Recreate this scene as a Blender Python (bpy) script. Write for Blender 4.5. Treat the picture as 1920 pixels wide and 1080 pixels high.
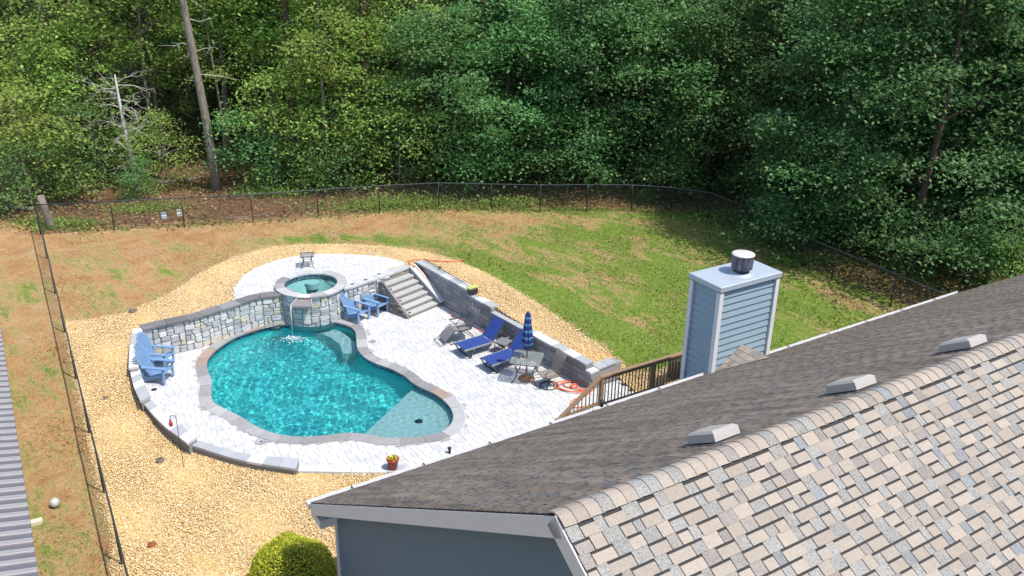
import bpy, math, random
import numpy as np
from mathutils import Vector, Matrix
R = math.radians
rng = np.random.default_rng(7)
random.seed(7)
sc = bpy.context.scene
for o in list(bpy.data.objects): bpy.data.objects.remove(o)
COL = sc.collection

# ------------------------------------------------------------------ camera
F, TH, RO, AZ, HC = 1660.5, R(22.98), R(1.02), R(57.84), 13.0
fw = np.array([0, math.cos(TH), -math.sin(TH)])
_r = np.array([1., 0, 0]); _u = np.array([0, math.sin(TH), math.cos(TH)])
rt = _r*math.cos(RO) + _u*math.sin(RO); up = -_r*math.sin(RO) + _u*math.cos(RO)
cd = bpy.data.cameras.new('camera'); cam = bpy.data.objects.new('camera', cd); COL.objects.link(cam)
cd.sensor_width = 36; cd.lens = F/1920*36; cd.clip_end = 2000
cam.matrix_world = Matrix(((rt[0], up[0], -fw[0], 0), (rt[1], up[1], -fw[1], 0), (rt[2], up[2], -fw[2], HC), (0, 0, 0, 1)))
sc.camera = cam
# ------------------------------------------------------------------ sky, sun, exposure
SAZ, SEL = R(122), R(61)
w = bpy.data.worlds.new('World'); sc.world = w; w.use_nodes = True
nt = w.node_tree; bg = nt.nodes['Background']
sk = nt.nodes.new('ShaderNodeTexSky'); sk.sky_type = 'NISHITA'; sk.sun_disc = False
sk.sun_elevation = SEL; sk.sun_rotation = SAZ
nt.links.new(sk.outputs[0], bg.inputs[0]); bg.inputs[1].default_value = 0.15
sd = bpy.data.lights.new('sun', 'SUN'); sd.energy = 3.1; sd.angle = R(0.53); sd.color = (1, .96, .88)
sun = bpy.data.objects.new('sun', sd); COL.objects.link(sun)
sdir = Vector((math.cos(SEL)*math.sin(SAZ), math.cos(SEL)*math.cos(SAZ), math.sin(SEL)))
sun.rotation_euler = sdir.to_track_quat('Z', 'Y').to_euler(); sun.location = (20, -5, 30)
sc.view_settings.view_transform = 'Standard'; sc.view_settings.look = 'None'
sc.view_settings.exposure = 0.85; sc.view_settings.gamma = 1
sc.render.engine = 'CYCLES'

# ------------------------------------------------------------------ pixel -> place
def ray(x, y): return fw + rt*(x-960)/F - up*(y-540)/F
def at(x, y, z=0.0):
    d = ray(x, y); t = (z-HC)/d[2]; return np.array([t*d[0], t*d[1], z])
L = np.array([math.sin(AZ), math.cos(AZ), 0]); N = np.array([-math.cos(AZ), math.sin(AZ), 0]); Z = np.array([0, 0, 1.])
def sstep(a, b, x):
    t = np.clip((x-a)/(b-a), 0, 1); return t*t*(3-2*t)
def hgt(x, y):
    """terrain height"""
    x = np.asarray(x, float); y = np.asarray(y, float)
    left = np.clip((y-20.2)*.1, -.06, 1.0)
    left = left + (.99-left)*sstep(-11.7, -10.9, x)*sstep(23.9, 24.9, y)*(y < 34)
    left = left + .05*sstep(25, 34, y)
    right = np.clip(.56+(y-23)*.088, .0, 1.1)
    right = np.where(y < 23, .56*sstep(20.5, 23, y), right)
    d_ = ((x-3.2)*2.9+(y-23.7)*1.5)/3.265; right = np.where(x > 2.2, right*np.maximum(sstep(0, 1.7, d_), sstep(23.7, 24.7, y)), right)
    t = sstep(-5.5, -1.5, x)
    h = left*(1-t) + right*t
    far = sstep(38, 70, y)
    h = h + far*1.2 + .05*np.sin(x*.7+y*.3)*sstep(30, 34, y)
    return h
def gp(x, y):
    z = .8
    for _ in range(12):
        p = at(x, y, z); z = .5*z+.5*float(hgt(p[0], p[1]))
    p = at(x, y, z); return np.array([p[0], p[1], float(hgt(p[0], p[1]))])

# ------------------------------------------------------------------ materials
def nodes(name):
    m = bpy.data.materials.new(name); m.use_nodes = True; t = m.node_tree
    return m, t, t.nodes['Principled BSDF']
def nn(t, typ, **kw):
    n = t.nodes.new(typ)
    for k, v in kw.items(): setattr(n, k, v)
    return n
def ramp(t, src, stops):
    r = nn(t, 'ShaderNodeValToRGB'); e = r.color_ramp.elements
    while len(e) < len(stops): e.new(.5)
    for el, (p, c) in zip(e, stops):
        el.position = p; el.color = (*c, 1) if len(c) == 3 else c
    t.links.new(src, r.inputs[0]); return r.outputs[0]
def noise(t, scale, detail=4, rough=.6, vec=None, dist=0):
    n = nn(t, 'ShaderNodeTexNoise'); n.inputs['Scale'].default_value = scale; n.inputs['Detail'].default_value = detail
    n.inputs['Roughness'].default_value = rough; n.inputs['Distortion'].default_value = dist
    if vec is not None: t.links.new(vec, n.inputs['Vector'])
    return n.outputs['Fac']
def world_vec(t):
    return nn(t, 'ShaderNodeNewGeometry').outputs['Position']
def mixc(t, fac, a, b, mode='MIX'):
    m = nn(t, 'ShaderNodeMix', data_type='RGBA', blend_type=mode)
    for s, v in ((m.inputs[0], fac), (m.inputs[6], a), (m.inputs[7], b)):
        if isinstance(v, (int, float)): s.default_value = v
        elif isinstance(v, tuple): s.default_value = (*v, 1)
        else: t.links.new(v, s)
    return m.outputs[2]
def math_(t, op, a, b=0.0, c=0.0):
    m = nn(t, 'ShaderNodeMath', operation=op)
    for s, v in zip(m.inputs, (a, b, c)):
        if isinstance(v, (int, float)): s.default_value = v
        else: t.links.new(v, s)
    return m.outputs[0]
def bump(t, b, h, strength=.4, dist=.02):
    n = nn(t, 'ShaderNodeBump'); n.inputs['Strength'].default_value = strength; n.inputs['Distance'].default_value = dist
    t.links.new(h, n.inputs['Height']); t.links.new(n.outputs[0], b.inputs['Normal'])
MATS = {}
def plain(name, col, rough=.6, metal=0, var=.15, scale=6, bmp=0, spec=.5, rnd=0.0, bscale=None):
    """one colour with worn variation; rnd adds a shift per object"""
    if name in MATS: return MATS[name]
    m, t, b = nodes(name); v = world_vec(t)
    n1 = noise(t, scale, 6, .65, v)
    c = mixc(t, n1, tuple(x*(1-var) for x in col), tuple(min(1, x*(1+var)) for x in col))
    if rnd:
        oi = nn(t, 'ShaderNodeObjectInfo').outputs['Random']; gi = nn(t, 'ShaderNodeNewGeometry').outputs['Random Per Island']
        s = math_(t, 'FRACT', math_(t, 'ADD', oi, gi))
        hs = nn(t, 'ShaderNodeHueSaturation'); t.links.new(c, hs.inputs['Color'])
        t.links.new(math_(t, 'MULTIPLY_ADD', s, 2*rnd, 1-rnd), hs.inputs['Value']); c = hs.outputs[0]
    t.links.new(c, b.inputs['Base Color'])
    b.inputs['Roughness'].default_value = rough; b.inputs['Metallic'].default_value = metal
    b.inputs['Specular IOR Level'].default_value = spec
    if bmp: bump(t, b, noise(t, bscale or scale*6, 5, .7, v), bmp, .01)
    MATS[name] = m; return m

# ------------------------------------------------------------------ mesh helpers
def tag(o, label=None, cat=None, group=None, kind=None):
    for k, v in (('label', label), ('category', cat), ('group', group), ('kind', kind)):
        if v: o[k] = v
    return o
def empty(name, loc, rz=0, label=None, cat=None, group=None):
    o = bpy.data.objects.new(name, None); COL.objects.link(o); o.empty_display_size = .1
    o.location = tuple(loc); o.rotation_euler = (0, 0, rz); return tag(o, label, cat, group)
def np_mesh(name, V, Fc, smooth=False):
    """Fc: (n,k) array of equal-size faces"""
    V = np.ascontiguousarray(V, np.float32); Fc = np.ascontiguousarray(Fc, np.int32); n, k = Fc.shape
    me = bpy.data.meshes.new(name); me.vertices.add(len(V)); me.vertices.foreach_set('co', V.ravel())
    me.loops.add(n*k); me.loops.foreach_set('vertex_index', Fc.ravel()); me.polygons.add(n)
    me.polygons.foreach_set('loop_start', np.arange(0, n*k, k, dtype=np.int32))
    me.polygons.foreach_set('loop_total', np.full(n, k, np.int32))
    if smooth: me.polygons.foreach_set('use_smooth', np.ones(n, bool))
    me.update(calc_edges=True); me.validate(); return me
def link(name, me, mat=None, parent=None, **kw):
    o = bpy.data.objects.new(name, me); COL.objects.link(o)
    if mat and not me.materials: me.materials.append(mat)
    if parent: o.parent = parent
    return tag(o, **kw)
class MB:
    def __init__(s): s.v = []; s.f = []; s.sm = []
    def add(s, vs, fs, smooth=False):
        b = len(s.v); s.v += [tuple(map(float, p)) for p in vs]; s.f += [tuple(b+i for i in f) for f in fs]; s.sm += [smooth]*len(fs); return s
    def hexa(s, b, t):
        """bottom quad, top quad (same order, ccw from above)"""
        return s.add(list(b)+list(t), [(3, 2, 1, 0), (4, 5, 6, 7), (0, 1, 5, 4), (1, 2, 6, 5), (2, 3, 7, 6), (3, 0, 4, 7)])
    def box(s, c, d, ax=None, bev=0):
        """centre, full dims, axes matrix rows"""
        c = np.array(c, float); A = np.eye(3) if ax is None else np.array(ax, float); h = np.array(d)/2
        P = lambda x, y, z: c + A[0]*x*h[0] + A[1]*y*h[1] + A[2]*z*h[2]
        if not bev:
            return s.hexa([P(-1, -1, -1), P(1, -1, -1), P(1, 1, -1), P(-1, 1, -1)], [P(-1, -1, 1), P(1, -1, 1), P(1, 1, 1), P(-1, 1, 1)])
        q = 1-np.minimum(bev/h, .45)
        lo = [P(-1, -1, -1), P(1, -1, -1), P(1, 1, -1), P(-1, 1, -1)]
        mi = [P(-1, -1, q[2]), P(1, -1, q[2]), P(1, 1, q[2]), P(-1, 1, q[2])]
        tp = [P(-q[0], -q[1], 1), P(q[0], -q[1], 1), P(q[0], q[1], 1), P(-q[0], q[1], 1)]
        return s.add(lo+mi+tp, [(3, 2, 1, 0), (8, 9, 10, 11)]+[(i, (i+1) % 4, 4+(i+1) % 4, 4+i) for i in range(4)]+[(4+i, 4+(i+1) % 4, 8+(i+1) % 4, 8+i) for i in range(4)])
    def beam(s, a, b, wd, ht, upv=(0, 0, 1)):
        a = np.array(a, float); b = np.array(b, float); d = b-a; l = np.linalg.norm(d); d /= l
        sd_ = np.cross(upv, d); sd_ /= np.linalg.norm(sd_); u_ = np.cross(d, sd_)
        return s.box((a+b)/2, (l, wd, ht), (d, sd_, u_))
    def tube(s, pts, r, n=8, cap=True, smooth=True):
        pts = [np.array(p, float) for p in pts]; rs = r if hasattr(r, '__len__') else [r]*len(pts); vs = []; fs = []
        ref = None
        for i, p in enumerate(pts):
            d = pts[min(i+1, len(pts)-1)]-pts[max(i-1, 0)]; d /= max(np.linalg.norm(d), 1e-9)
            if ref is None: ref = np.array([0, 0, 1.]) if abs(d[2]) < .9 else np.array([1., 0, 0])
            x = np.cross(d, ref); x /= max(np.linalg.norm(x), 1e-9); y = np.cross(x, d); ref = y
            vs += [p + rs[i]*(math.cos(2*math.pi*k/n)*x + math.sin(2*math.pi*k/n)*y) for k in range(n)]
        for i in range(len(pts)-1):
            fs += [(i*n+k, i*n+(k+1) % n, (i+1)*n+(k+1) % n, (i+1)*n+k) for k in range(n)]
        s.add(vs, fs, smooth); b = len(s.v)-len(vs)
        if cap:
            s.f += [tuple(b+k for k in range(n))[::-1], tuple(b+(len(pts)-1)*n+k for k in range(n))]; s.sm += [False]*2
        return s
    def lathe(s, prof, c=(0, 0, 0), n=24, smooth=True, cap=True):
        vs = []; fs = []; m = len(prof)
        for r, z in prof: vs += [(c[0]+r*math.cos(2*math.pi*k/n), c[1]+r*math.sin(2*math.pi*k/n), c[2]+z) for k in range(n)]
        for i in range(m-1): fs += [(i*n+k, i*n+(k+1) % n, (i+1)*n+(k+1) % n, (i+1)*n+k) for k in range(n)]
        b = len(s.v); s.add(vs, fs, smooth)
        if cap and prof[0][0] > 1e-4: s.f.append(tuple(b+k for k in range(n))[::-1]); s.sm.append(False)
        if cap and prof[-1][0] > 1e-4: s.f.append(tuple(b+(m-1)*n+k for k in range(n))); s.sm.append(False)
        return s
    def prism(s, poly, z0, z1):
        """vertical prism of a ccw plan polygon; z1 may be a list"""
        n = len(poly); zt = z1 if hasattr(z1, '__len__') else [z1]*n; zb = z0 if hasattr(z0, '__len__') else [z0]*n
        vs = [(p[0], p[1], zb[i]) for i, p in enumerate(poly)]+[(p[0], p[1], zt[i]) for i, p in enumerate(poly)]
        return s.add(vs, [tuple(range(n))[::-1], tuple(range(n, 2*n))]+[(i, (i+1) % n, n+(i+1) % n, n+i) for i in range(n)])
    def mesh(s, name='mesh', off=(0, 0, 0)):
        me = bpy.data.meshes.new(name); me.from_pydata([(x-off[0], y-off[1], z-off[2]) for x, y, z in s.v], [], s.f)
        me.polygons.foreach_set('use_smooth', s.sm); me.update(); return me
    def build(s, name, mat, parent=None, off=None, **kw):
        if off is None:
            off = np.zeros(3); q_ = parent
            while q_: off = off+np.array(q_.location); q_ = q_.parent
        return link(name, s.mesh(name, off), mat, parent, **kw)
def copy_tree(o, parent=None):
    c = o.copy(); COL.objects.link(c); c.parent = parent
    for ch in o.children: copy_tree(ch, c)
    return c
def ccw(p):
    a = sum(p[i][0]*p[(i+1) % len(p)][1]-p[(i+1) % len(p)][0]*p[i][1] for i in range(len(p))); return p if a > 0 else p[::-1]
def smooth_closed(P, n=160):
    P = np.array(P, float)[:, :2]; m = len(P); out = []
    for i in range(m):
        a, b, c, d = P[i-1], P[i], P[(i+1) % m], P[(i+2) % m]; k = max(3, int(np.linalg.norm(c-b)/.12))
        for j in range(k):
            t = j/k; out.append(.5*((2*b)+(-a+c)*t+(2*a-5*b+4*c-d)*t*t+(-a+3*b-3*c+d)*t**3))
    return np.array(out)
def smooth_open(P, step=.1):
    P = np.array(P, float); Q = np.vstack([2*P[0]-P[1], P, 2*P[-1]-P[-2]]); out = []
    for i in range(1, len(Q)-2):
        a, b, c, d = Q[i-1], Q[i], Q[i+1], Q[i+2]; k = max(2, int(np.linalg.norm(c-b)/step))
        for j in range(k):
            t = j/k; out.append(.5*((2*b)+(-a+c)*t+(2*a-5*b+4*c-d)*t*t+(-a+3*b-3*c+d)*t**3))
    out.append(P[-1]); return np.array(out)
def offset_closed(P, d):
    """outward offset of a ccw polygon"""
    T = np.roll(P, -1, 0)-np.roll(P, 1, 0); T /= np.linalg.norm(T, axis=1)[:, None]; return P+d*np.stack([T[:, 1], -T[:, 0]], 1)
def inside(px, py, poly):
    px = np.asarray(px); py = np.asarray(py); r = np.zeros(px.shape, bool); P = np.asarray(poly); j = len(P)-1
    for i in range(len(P)):
        xi, yi = P[i][:2]; xj, yj = P[j][:2]
        with np.errstate(divide='ignore', invalid='ignore'):
            r ^= ((yi > py) != (yj > py)) & (px < (xj-xi)*(py-yi)/(yj-yi+1e-30)+xi)
        j = i
    return r
def sdf(px, py, poly):
    """distance to polygon edge, positive inside"""
    P = np.asarray(poly)[:, :2]; d = np.full(px.shape, 1e9)
    for i in range(len(P)):
        a = P[i]; b = P[(i+1) % len(P)]; ab = b-a; l2 = max(ab@ab, 1e-12)
        t = np.clip(((px-a[0])*ab[0]+(py-a[1])*ab[1])/l2, 0, 1)
        d = np.minimum(d, np.hypot(px-a[0]-t*ab[0], py-a[1]-t*ab[1]))
    return np.where(inside(px, py, P), d, -d)
def along(path, s):
    seg = np.diff(path, axis=0); l = np.linalg.norm(seg, axis=1); cum = np.concatenate([[0], np.cumsum(l)])
    s = min(max(s, 0), cum[-1]-1e-6); i = int(np.searchsorted(cum, s, 'right')-1); t = (s-cum[i])/l[i]
    d = seg[i]/l[i]; return path[i]+seg[i]*t, d
def plen(path): return float(np.linalg.norm(np.diff(path, axis=0), axis=1).sum())

# ------------------------------------------------------------------ traced outlines
POOLPX = [(523, 607), (480, 617), (441, 631), (413, 648), (394, 665), (386, 681), (389, 698), (395, 714), (394, 738), (397, 752), (408, 761), (444, 779), (470, 794.6),
          (491, 806), (527, 816.7), (569, 820), (605, 818), (642, 813), (663, 812.8), (689, 816), (723, 821.8), (755, 822), (797, 818), (826, 812), (846, 798), (852, 781),
          (847, 765), (836, 752), (818, 738.5), (795, 728), (774, 717), (762, 706), (737, 692), (707, 681), (687, 671), (673, 656), (670, 638), (668, 622), (658, 612), (641, 606), (620, 603), (572, 609)]
POOL = np.array(ccw(smooth_closed([at(x, y, .02) for x, y in POOLPX]).tolist()))
SPA = at(583, 530.5, 1.15)[:2]; SPAR, SPAI = 1.22, .92
DZ = 1.05                                                       # upper patio level
CAPF = [(260, 610.6), (311, 599), (362, 589.7), (399.7, 576.7), (428, 567.6), (459.6, 558.5), (488, 552), (522, 546)]
CAPN = [(268, 617), (312, 606.7), (364.5, 596), (405, 582.7), (449, 569), (483, 558.5), (524.7, 553)]
capN = smooth_open([at(x, y, 1.1)[:2] for x, y in CAPN]); 
def offpath(P, d):
    T = np.gradient(P, axis=0); T /= np.linalg.norm(T, axis=1)[:, None]; return P+d*np.stack([-T[:, 1], T[:, 0]], 1)
capN = np.vstack([capN, capN[-1]+(SPA-capN[-1])*.22, capN[-1]+(SPA-capN[-1])*.45])
capF = offpath(capN, .40)
wallR = smooth_open([at(x, y, 1.1)[:2] for x, y in [(645, 541), (663, 536.7), (688, 528), (713, 517.5)]])     # wall from spa to steps, pool-side cap edge
wallR = np.vstack([wallR[0]+(SPA-wallR[0])*.45, wallR[0]+(SPA-wallR[0])*.2, wallR])
# steps
ST0 = np.array([-3.51, 27.79]); SE = np.array([math.sin(R(40.5)), math.cos(R(40.5))]); SU = np.array([-SE[1], SE[0]]); SW, SD, SR = 1.36, .235, .15
_st = ST0+SU*SD*6.0; wallR = wallR[np.linalg.norm(wallR-_st, axis=1) > .3]; wallR = np.vstack([wallR, [_st-SE*.02]])
# block wall
BW0 = np.array([-3.55, 30.3]); BW1 = np.array([2.36, 23.02]); BD = (BW1-BW0)/np.linalg.norm(BW1-BW0); BN = np.array([-BD[1], BD[0]])  # BN: away from deck
if BN[0] < 0: BN = -BN
# low seat wall, five steps: outer start/end, inner start/end pixels, top height
SEAT = [([(249, 615), (243, 650), (241, 690)], [(268, 615), (262, 650), (260, 687)], .63),
        ([(244, 697), (251, 725), (263, 752)], [(261, 689), (270, 716), (282.6, 742)], .48),
        ([(269, 757), (305, 796), (351, 831)], [(284, 750), (322, 786), (370.5, 818)], .33),
        ([(356, 834), (450, 862), (554, 879)], [(373, 826), (460, 850), (561, 860)], .18),
        ([(558, 883), (640, 885), (760, 886)], [(561, 871), (640, 871), (760, 871)], .03)]
seat_out = []; seat_in = []
for o_, i_, z_ in SEAT:
    seat_out.append(smooth_open([at(x, y, z_)[:2] for x, y in o_], .15)); seat_in.append(smooth_open([at(x, y, z_)[:2] for x, y in i_], .15))
# hole in the ground for deck, pool and spa (through the middle of the walls)
hole = []
for a, b in zip(seat_out, seat_in):
    m = min(len(a), len(b)); hole += [(.5*(a[int(i*(len(a)-1)/(m-1))]+b[int(i*(len(b)-1)/(m-1))])) for i in range(m)]
hole = hole[::-1][:]                                             # right-front ... left-back order reversed below
hole = hole[::-1]
HOLE = [p for p in hole[::-1]]                                   # from right front to left back
HOLE = HOLE[:]                                                   # (front edge right -> left -> up the left side)
HOLE += [p for p in offpath(capN, .2)[::3]]
a0 = math.atan2(capN[-1][1]-SPA[1], capN[-1][0]-SPA[0]); a1 = math.atan2(wallR[0][1]-SPA[1], wallR[0][0]-SPA[0])
angs = np.linspace(a0 % (2*math.pi), a1 % (2*math.pi) if (a1 % (2*math.pi)) < (a0 % (2*math.pi)) else a1 % (2*math.pi)-2*math.pi, 20)
HOLE += [SPA+1.1*np.array([math.cos(a), math.sin(a)]) for a in angs]
HOLE += [p for p in offpath(wallR, .16)[::3]]
STT = ST0+SU*SD*6.4
HOLE += [STT-SE*.05, STT+SE*(SW+.35), BW0+BN*.14, BW1+BN*.14, BW1-BD*.1+BN*1.2, np.array([4.7, 20.8]), np.array([0., 15.]), np.array([-3.2, 18.0])]
HOLE = np.array(HOLE)
GRAVPX = [(120, 604), (180, 598), (225, 590), (300, 561), (350, 531), (400, 501), (440, 483), (500, 466), (570, 459), (650, 458.5), (730, 463), (800, 474), (850, 488), (900, 508), (960, 541),
          (1010, 571), (1060, 605), (1110, 640), (1150, 668), (1178, 690), (1215, 700), (1290, 692)]
GRAV = [gp(*p)[:2] for p in GRAVPX]+[np.array(p) for p in ((9, 22.5), (9, 20), (5.5, 19.0), (0, 14), (-3, 11.), (-4, 6), (-5.2, 6.), (-7.0, 11.5))]+[gp(*p)[:2] for p in ((212, 1010), (188, 925), (160, 800), (140, 700))]
GRAV = np.array(GRAV)
# fence lines
FBPX = [(77, 440), (215, 432), (346, 426), (475, 418), (597, 408), (712, 400), (823, 394), (921, 396), (1012.5, 398), (1100, 397), (1183, 398), (1257, 403), (1327, 413), (1392, 442), (1466, 485), (1558, 528), (1669, 577)]
FB = [gp(*p) for p in FBPX]; FB.append(FB[-1]+(FB[-1]-FB[-2])*1.0); FB.append(FB[-2]+(FB[-1]-FB[-2])*2.0)
for p in FB: p[2] = float(hgt(p[0], p[1]))
FL = [FB[0]]; q = FB[0][:2]; dl = (np.array([-7.55, 13.9])-q); 
nl = 9
for i in range(1, nl+1):
    p = q+dl*i/(nl-1.5); FL.append(np.array([p[0], p[1], float(hgt(*p))]))

# ------------------------------------------------------------------ ground
def axis_(lo, a, b, hi, fine, coarse):
    return np.unique(np.round(np.concatenate([np.arange(lo, a, coarse*6)[:-1] if lo < a-coarse*6 else [lo], np.arange(max(lo, a-14), a, coarse), np.arange(a, b, fine), np.arange(b, b+16, coarse), np.arange(b+16, hi+1, coarse*6)]), 3))
gx = axis_(-160, -15, 6, 160, .13, .6); gy = axis_(-40, 14, 32.5, 220, .13, .5)
X, Y = np.meshgrid(gx, gy); ZZ = hgt(X, Y) + .02*np.sin(X*2.1+Y)*np.cos(Y*1.7) * (np.abs(X) < 60)
hs = sdf(X, Y, HOLE); ZZ = np.where(hs > 0, -.35, ZZ)
nx, ny = len(gx), len(gy); idx = np.arange(nx*ny).reshape(ny, nx)
Q = np.stack([idx[:-1, :-1], idx[:-1, 1:], idx[1:, 1:], idx[1:, :-1]], -1).reshape(-1, 4)
keep = ~(hs.ravel()[Q] > 0).all(1); Q = Q[keep]
gme = np_mesh('ground', np.stack([X, Y, ZZ], -1).reshape(-1, 3), Q, True)
def attr(me, name, arr):
    a = me.attributes.new(name, 'FLOAT', 'POINT'); a.data.foreach_set('value', np.ascontiguousarray(arr, np.float32).ravel())
gs = np.clip(sdf(X, Y, GRAV), -4, 4); attr(gme, 'gravel', gs)
FOR = np.array([p[:2] for p in FL[::-1]][:0]+[p[:2] for p in FB]+[np.array([40., 15]), np.array([160, 15]), np.array([160, 220]), np.array([-160, 220]), np.array([-160, 34]), np.array([-30., 36.2])])
attr(gme, 'forest', np.clip(sdf(X, Y, FOR), -6, 6))
m, t, b = nodes('ground_soil_and_grass'); v = world_vec(t)
mp0 = nn(t, 'ShaderNodeMapping'); mp0.inputs['Rotation'].default_value = (0, 0, R(46)); t.links.new(v, mp0.inputs[0])
mp = nn(t, 'ShaderNodeMapping'); mp.inputs['Scale'].default_value = (.42, 1.05, 1); t.links.new(mp0.outputs[0], mp.inputs[0]); sv = mp.outputs[0]
sx = nn(t, 'ShaderNodeSeparateXYZ'); t.links.new(v, sx.inputs[0])
big = noise(t, .8, 5, .65, sv, .7); mid = noise(t, 2.6, 7, .75, sv, .5); fine = noise(t, 22, 5, .75, v)
# greener towards the right-hand lawn, bare red soil to the left
gr = math_(t, 'MULTIPLY_ADD', sx.outputs[0], .021, .05)
gr = math_(t, 'MINIMUM', math_(t, 'MAXIMUM', gr, -.10), .16)
f = math_(t, 'ADD', math_(t, 'ADD', big, gr), math_(t, 'MULTIPLY_ADD', mid, .95, -.49))
f = math_(t, 'ADD', f, math_(t, 'MULTIPLY_ADD', fine, .55, -.275))
ga = nn(t, 'ShaderNodeAttribute', attribute_name='gravel').outputs['Fac']; fo = nn(t, 'ShaderNodeAttribute', attribute_name='forest').outputs['Fac']
band_ = math_(t, 'MAXIMUM', math_(t, 'SUBTRACT', 1.0, math_(t, 'ABSOLUTE', math_(t, 'MULTIPLY_ADD', ga, 1.1, .85))), 0.0); gate = math_(t, 'MINIMUM', math_(t, 'MAXIMUM', math_(t, 'MULTIPLY_ADD', sx.outputs[0], .3, 3.1), 0.0), 1.0)
f = math_(t, 'ADD', f, math_(t, 'MULTIPLY', math_(t, 'MULTIPLY', band_, gate), .24))
f = math_(t, 'SUBTRACT', f, math_(t, 'MULTIPLY', math_(t, 'MAXIMUM', math_(t, 'SUBTRACT', 1.0, math_(t, 'ABSOLUTE', math_(t, 'MULTIPLY_ADD', fo, .8, .8))), 0.0), .16))
soil = ramp(t, noise(t, 1.3, 6, .7, v), [(.3, (.30, .145, .062)), (.5, (.37, .215, .10)), (.72, (.43, .29, .155))])
grass = ramp(t, noise(t, 6, 6, .75, v), [(.25, (.075, .135, .016)), (.5, (.135, .205, .03)), (.75, (.21, .26, .05))])
dry = ramp(t, fine, [(.3, (.25, .185, .07)), (.7, (.40, .31, .14))])
c = mixc(t, ramp(t, f, [(.36, (0, 0, 0)), (.47, (1, 1, 1))]), soil, dry)
c = mixc(t, ramp(t, f, [(.48, (0, 0, 0)), (.62, (1, 1, 1))]), c, grass)
fa = nn(t, 'ShaderNodeAttribute', attribute_name='forest').outputs['Fac']
ff = math_(t, 'ADD', fa, math_(t, 'MULTIPLY_ADD', mid, 1.6, -.9))
litter = ramp(t, noise(t, 5, 8, .8, v), [(.3, (.055, .032, .02)), (.5, (.16, .09, .05)), (.62, (.25, .15, .085)), (.75, (.36, .25, .15))])
c = mixc(t, ramp(t, ff, [(.45, (0, 0, 0)), (.6, (1, 1, 1))]), c, litter)
ga = nn(t, 'ShaderNodeAttribute', attribute_name='gravel').outputs['Fac']
gf = math_(t, 'ADD', ga, math_(t, 'MULTIPLY_ADD', noise(t, 7, 3, .6, v), .12, -.06))
gcol = ramp(t, noise(t, 30, 4, .7, v), [(.3, (.48, .30, .12)), (.5, (.62, .42, .18)), (.7, (.70, .54, .29))])
c = mixc(t, ramp(t, gf, [(.0, (0, 0, 0)), (.02, (1, 1, 1))]), c, gcol)
c = mixc(t, 1.0, c, ramp(t, noise(t, 38, 4, .8, v), [(.3, (.66, .64, .62)), (.5, (1, 1, 1)), (.7, (1.28, 1.26, 1.22))]), 'MULTIPLY'); c = mixc(t, 1.0, c, ramp(t, noise(t, 7, 6, .8, v), [(.3, (.74, .73, .72)), (.68, (1.18, 1.18, 1.18))]), 'MULTIPLY')
t.links.new(c, b.inputs['Base Color']); b.inputs['Roughness'].default_value = .95; b.inputs['Specular IOR Level'].default_value = .15
bump(t, b, math_(t, 'ADD', fine, math_(t, 'MULTIPLY', mid, 1.5)), .8, .05)
ground = link('ground', gme, m, kind='structure')

# gravel stones: one mass of small rounded pebbles
def in_gravel(n, fn=None):
    P = np.empty((0, 2))
    while len(P) < n:
        c_ = rng.uniform([-14.5, 7.], [7, 33.5], (n*2, 2)); k = (sdf(c_[:, 0], c_[:, 1], GRAV) > -rng.exponential(.05, len(c_))) & (sdf(c_[:, 0], c_[:, 1], HOLE) < -.02)
        dd = np.hypot(c_[:, 0]-SPA[0], c_[:, 1]-SPA[1]); P = np.vstack([P, c_[k]])
    return P[:n]
PATPX = [(444.7, 543.5), (454, 525), (472, 509.7), (506, 494), (545, 483.6), (589, 478.4), (641, 478), (693, 481), (732, 486), (764, 494)]
patio_edge = smooth_open([at(x, y, DZ)[:2] for x, y in PATPX], .15)
PATIO = np.vstack([patio_edge, offpath(wallR, .16)[::-1][::3] if True else [], [SPA+1.0*np.array([math.cos(a), math.sin(a)]) for a in angs[::-1]], offpath(capN, .2)[::-1][:17:3]])
PATIO = np.array(ccw(PATIO.tolist()))
n = 230000
P = in_gravel(n); P = P[sdf(P[:, 0], P[:, 1], PATIO) < .03]; n = len(P)
s_ = rng.uniform(.014, .031, n); zz = hgt(P[:, 0], P[:, 1]) + rng.uniform(-.004, .03, n)
O = np.array([(1, 0, 0), (-1, 0, 0), (0, 1, 0), (0, -1, 0), (0, 0, 1), (0, 0, -1)], float); OF = np.array([(0, 2, 4), (2, 1, 4), (1, 3, 4), (3, 0, 4), (2, 0, 5), (1, 2, 5), (3, 1, 5), (0, 3, 5)])
V = O[None]*rng.uniform(.6, 1.25, (n, 6, 1))*s_[:, None, None]; V[:, :, 2] *= .62
ca, sa = np.cos(rng.uniform(0, 6.3, n)), np.sin(rng.uniform(0, 6.3, n)); nr = np.sqrt(ca*ca+sa*sa)+1e-6; ca, sa = ca/nr, sa/nr
V = np.stack([V[:, :, 0]*ca[:, None]-V[:, :, 1]*sa[:, None], V[:, :, 0]*sa[:, None]+V[:, :, 1]*ca[:, None], V[:, :, 2]], -1)+np.stack([P[:, 0], P[:, 1], zz], -1)[:, None]
gm, t, b = nodes('gravel_pebbles')
ri = nn(t, 'ShaderNodeNewGeometry').outputs['Random Per Island']
t.links.new(ramp(t, ri, [(.0, (.30, .18, .085)), (.06, (.54, .345, .145)), (.4, (.67, .465, .215)), (.7, (.72, .545, .29)), (.9, (.76, .63, .40)), (1, (.76, .70, .58))]), b.inputs['Base Color'])
b.inputs['Roughness'].default_value = .8; b.inputs['Specular IOR Level'].default_value = .25
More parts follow.
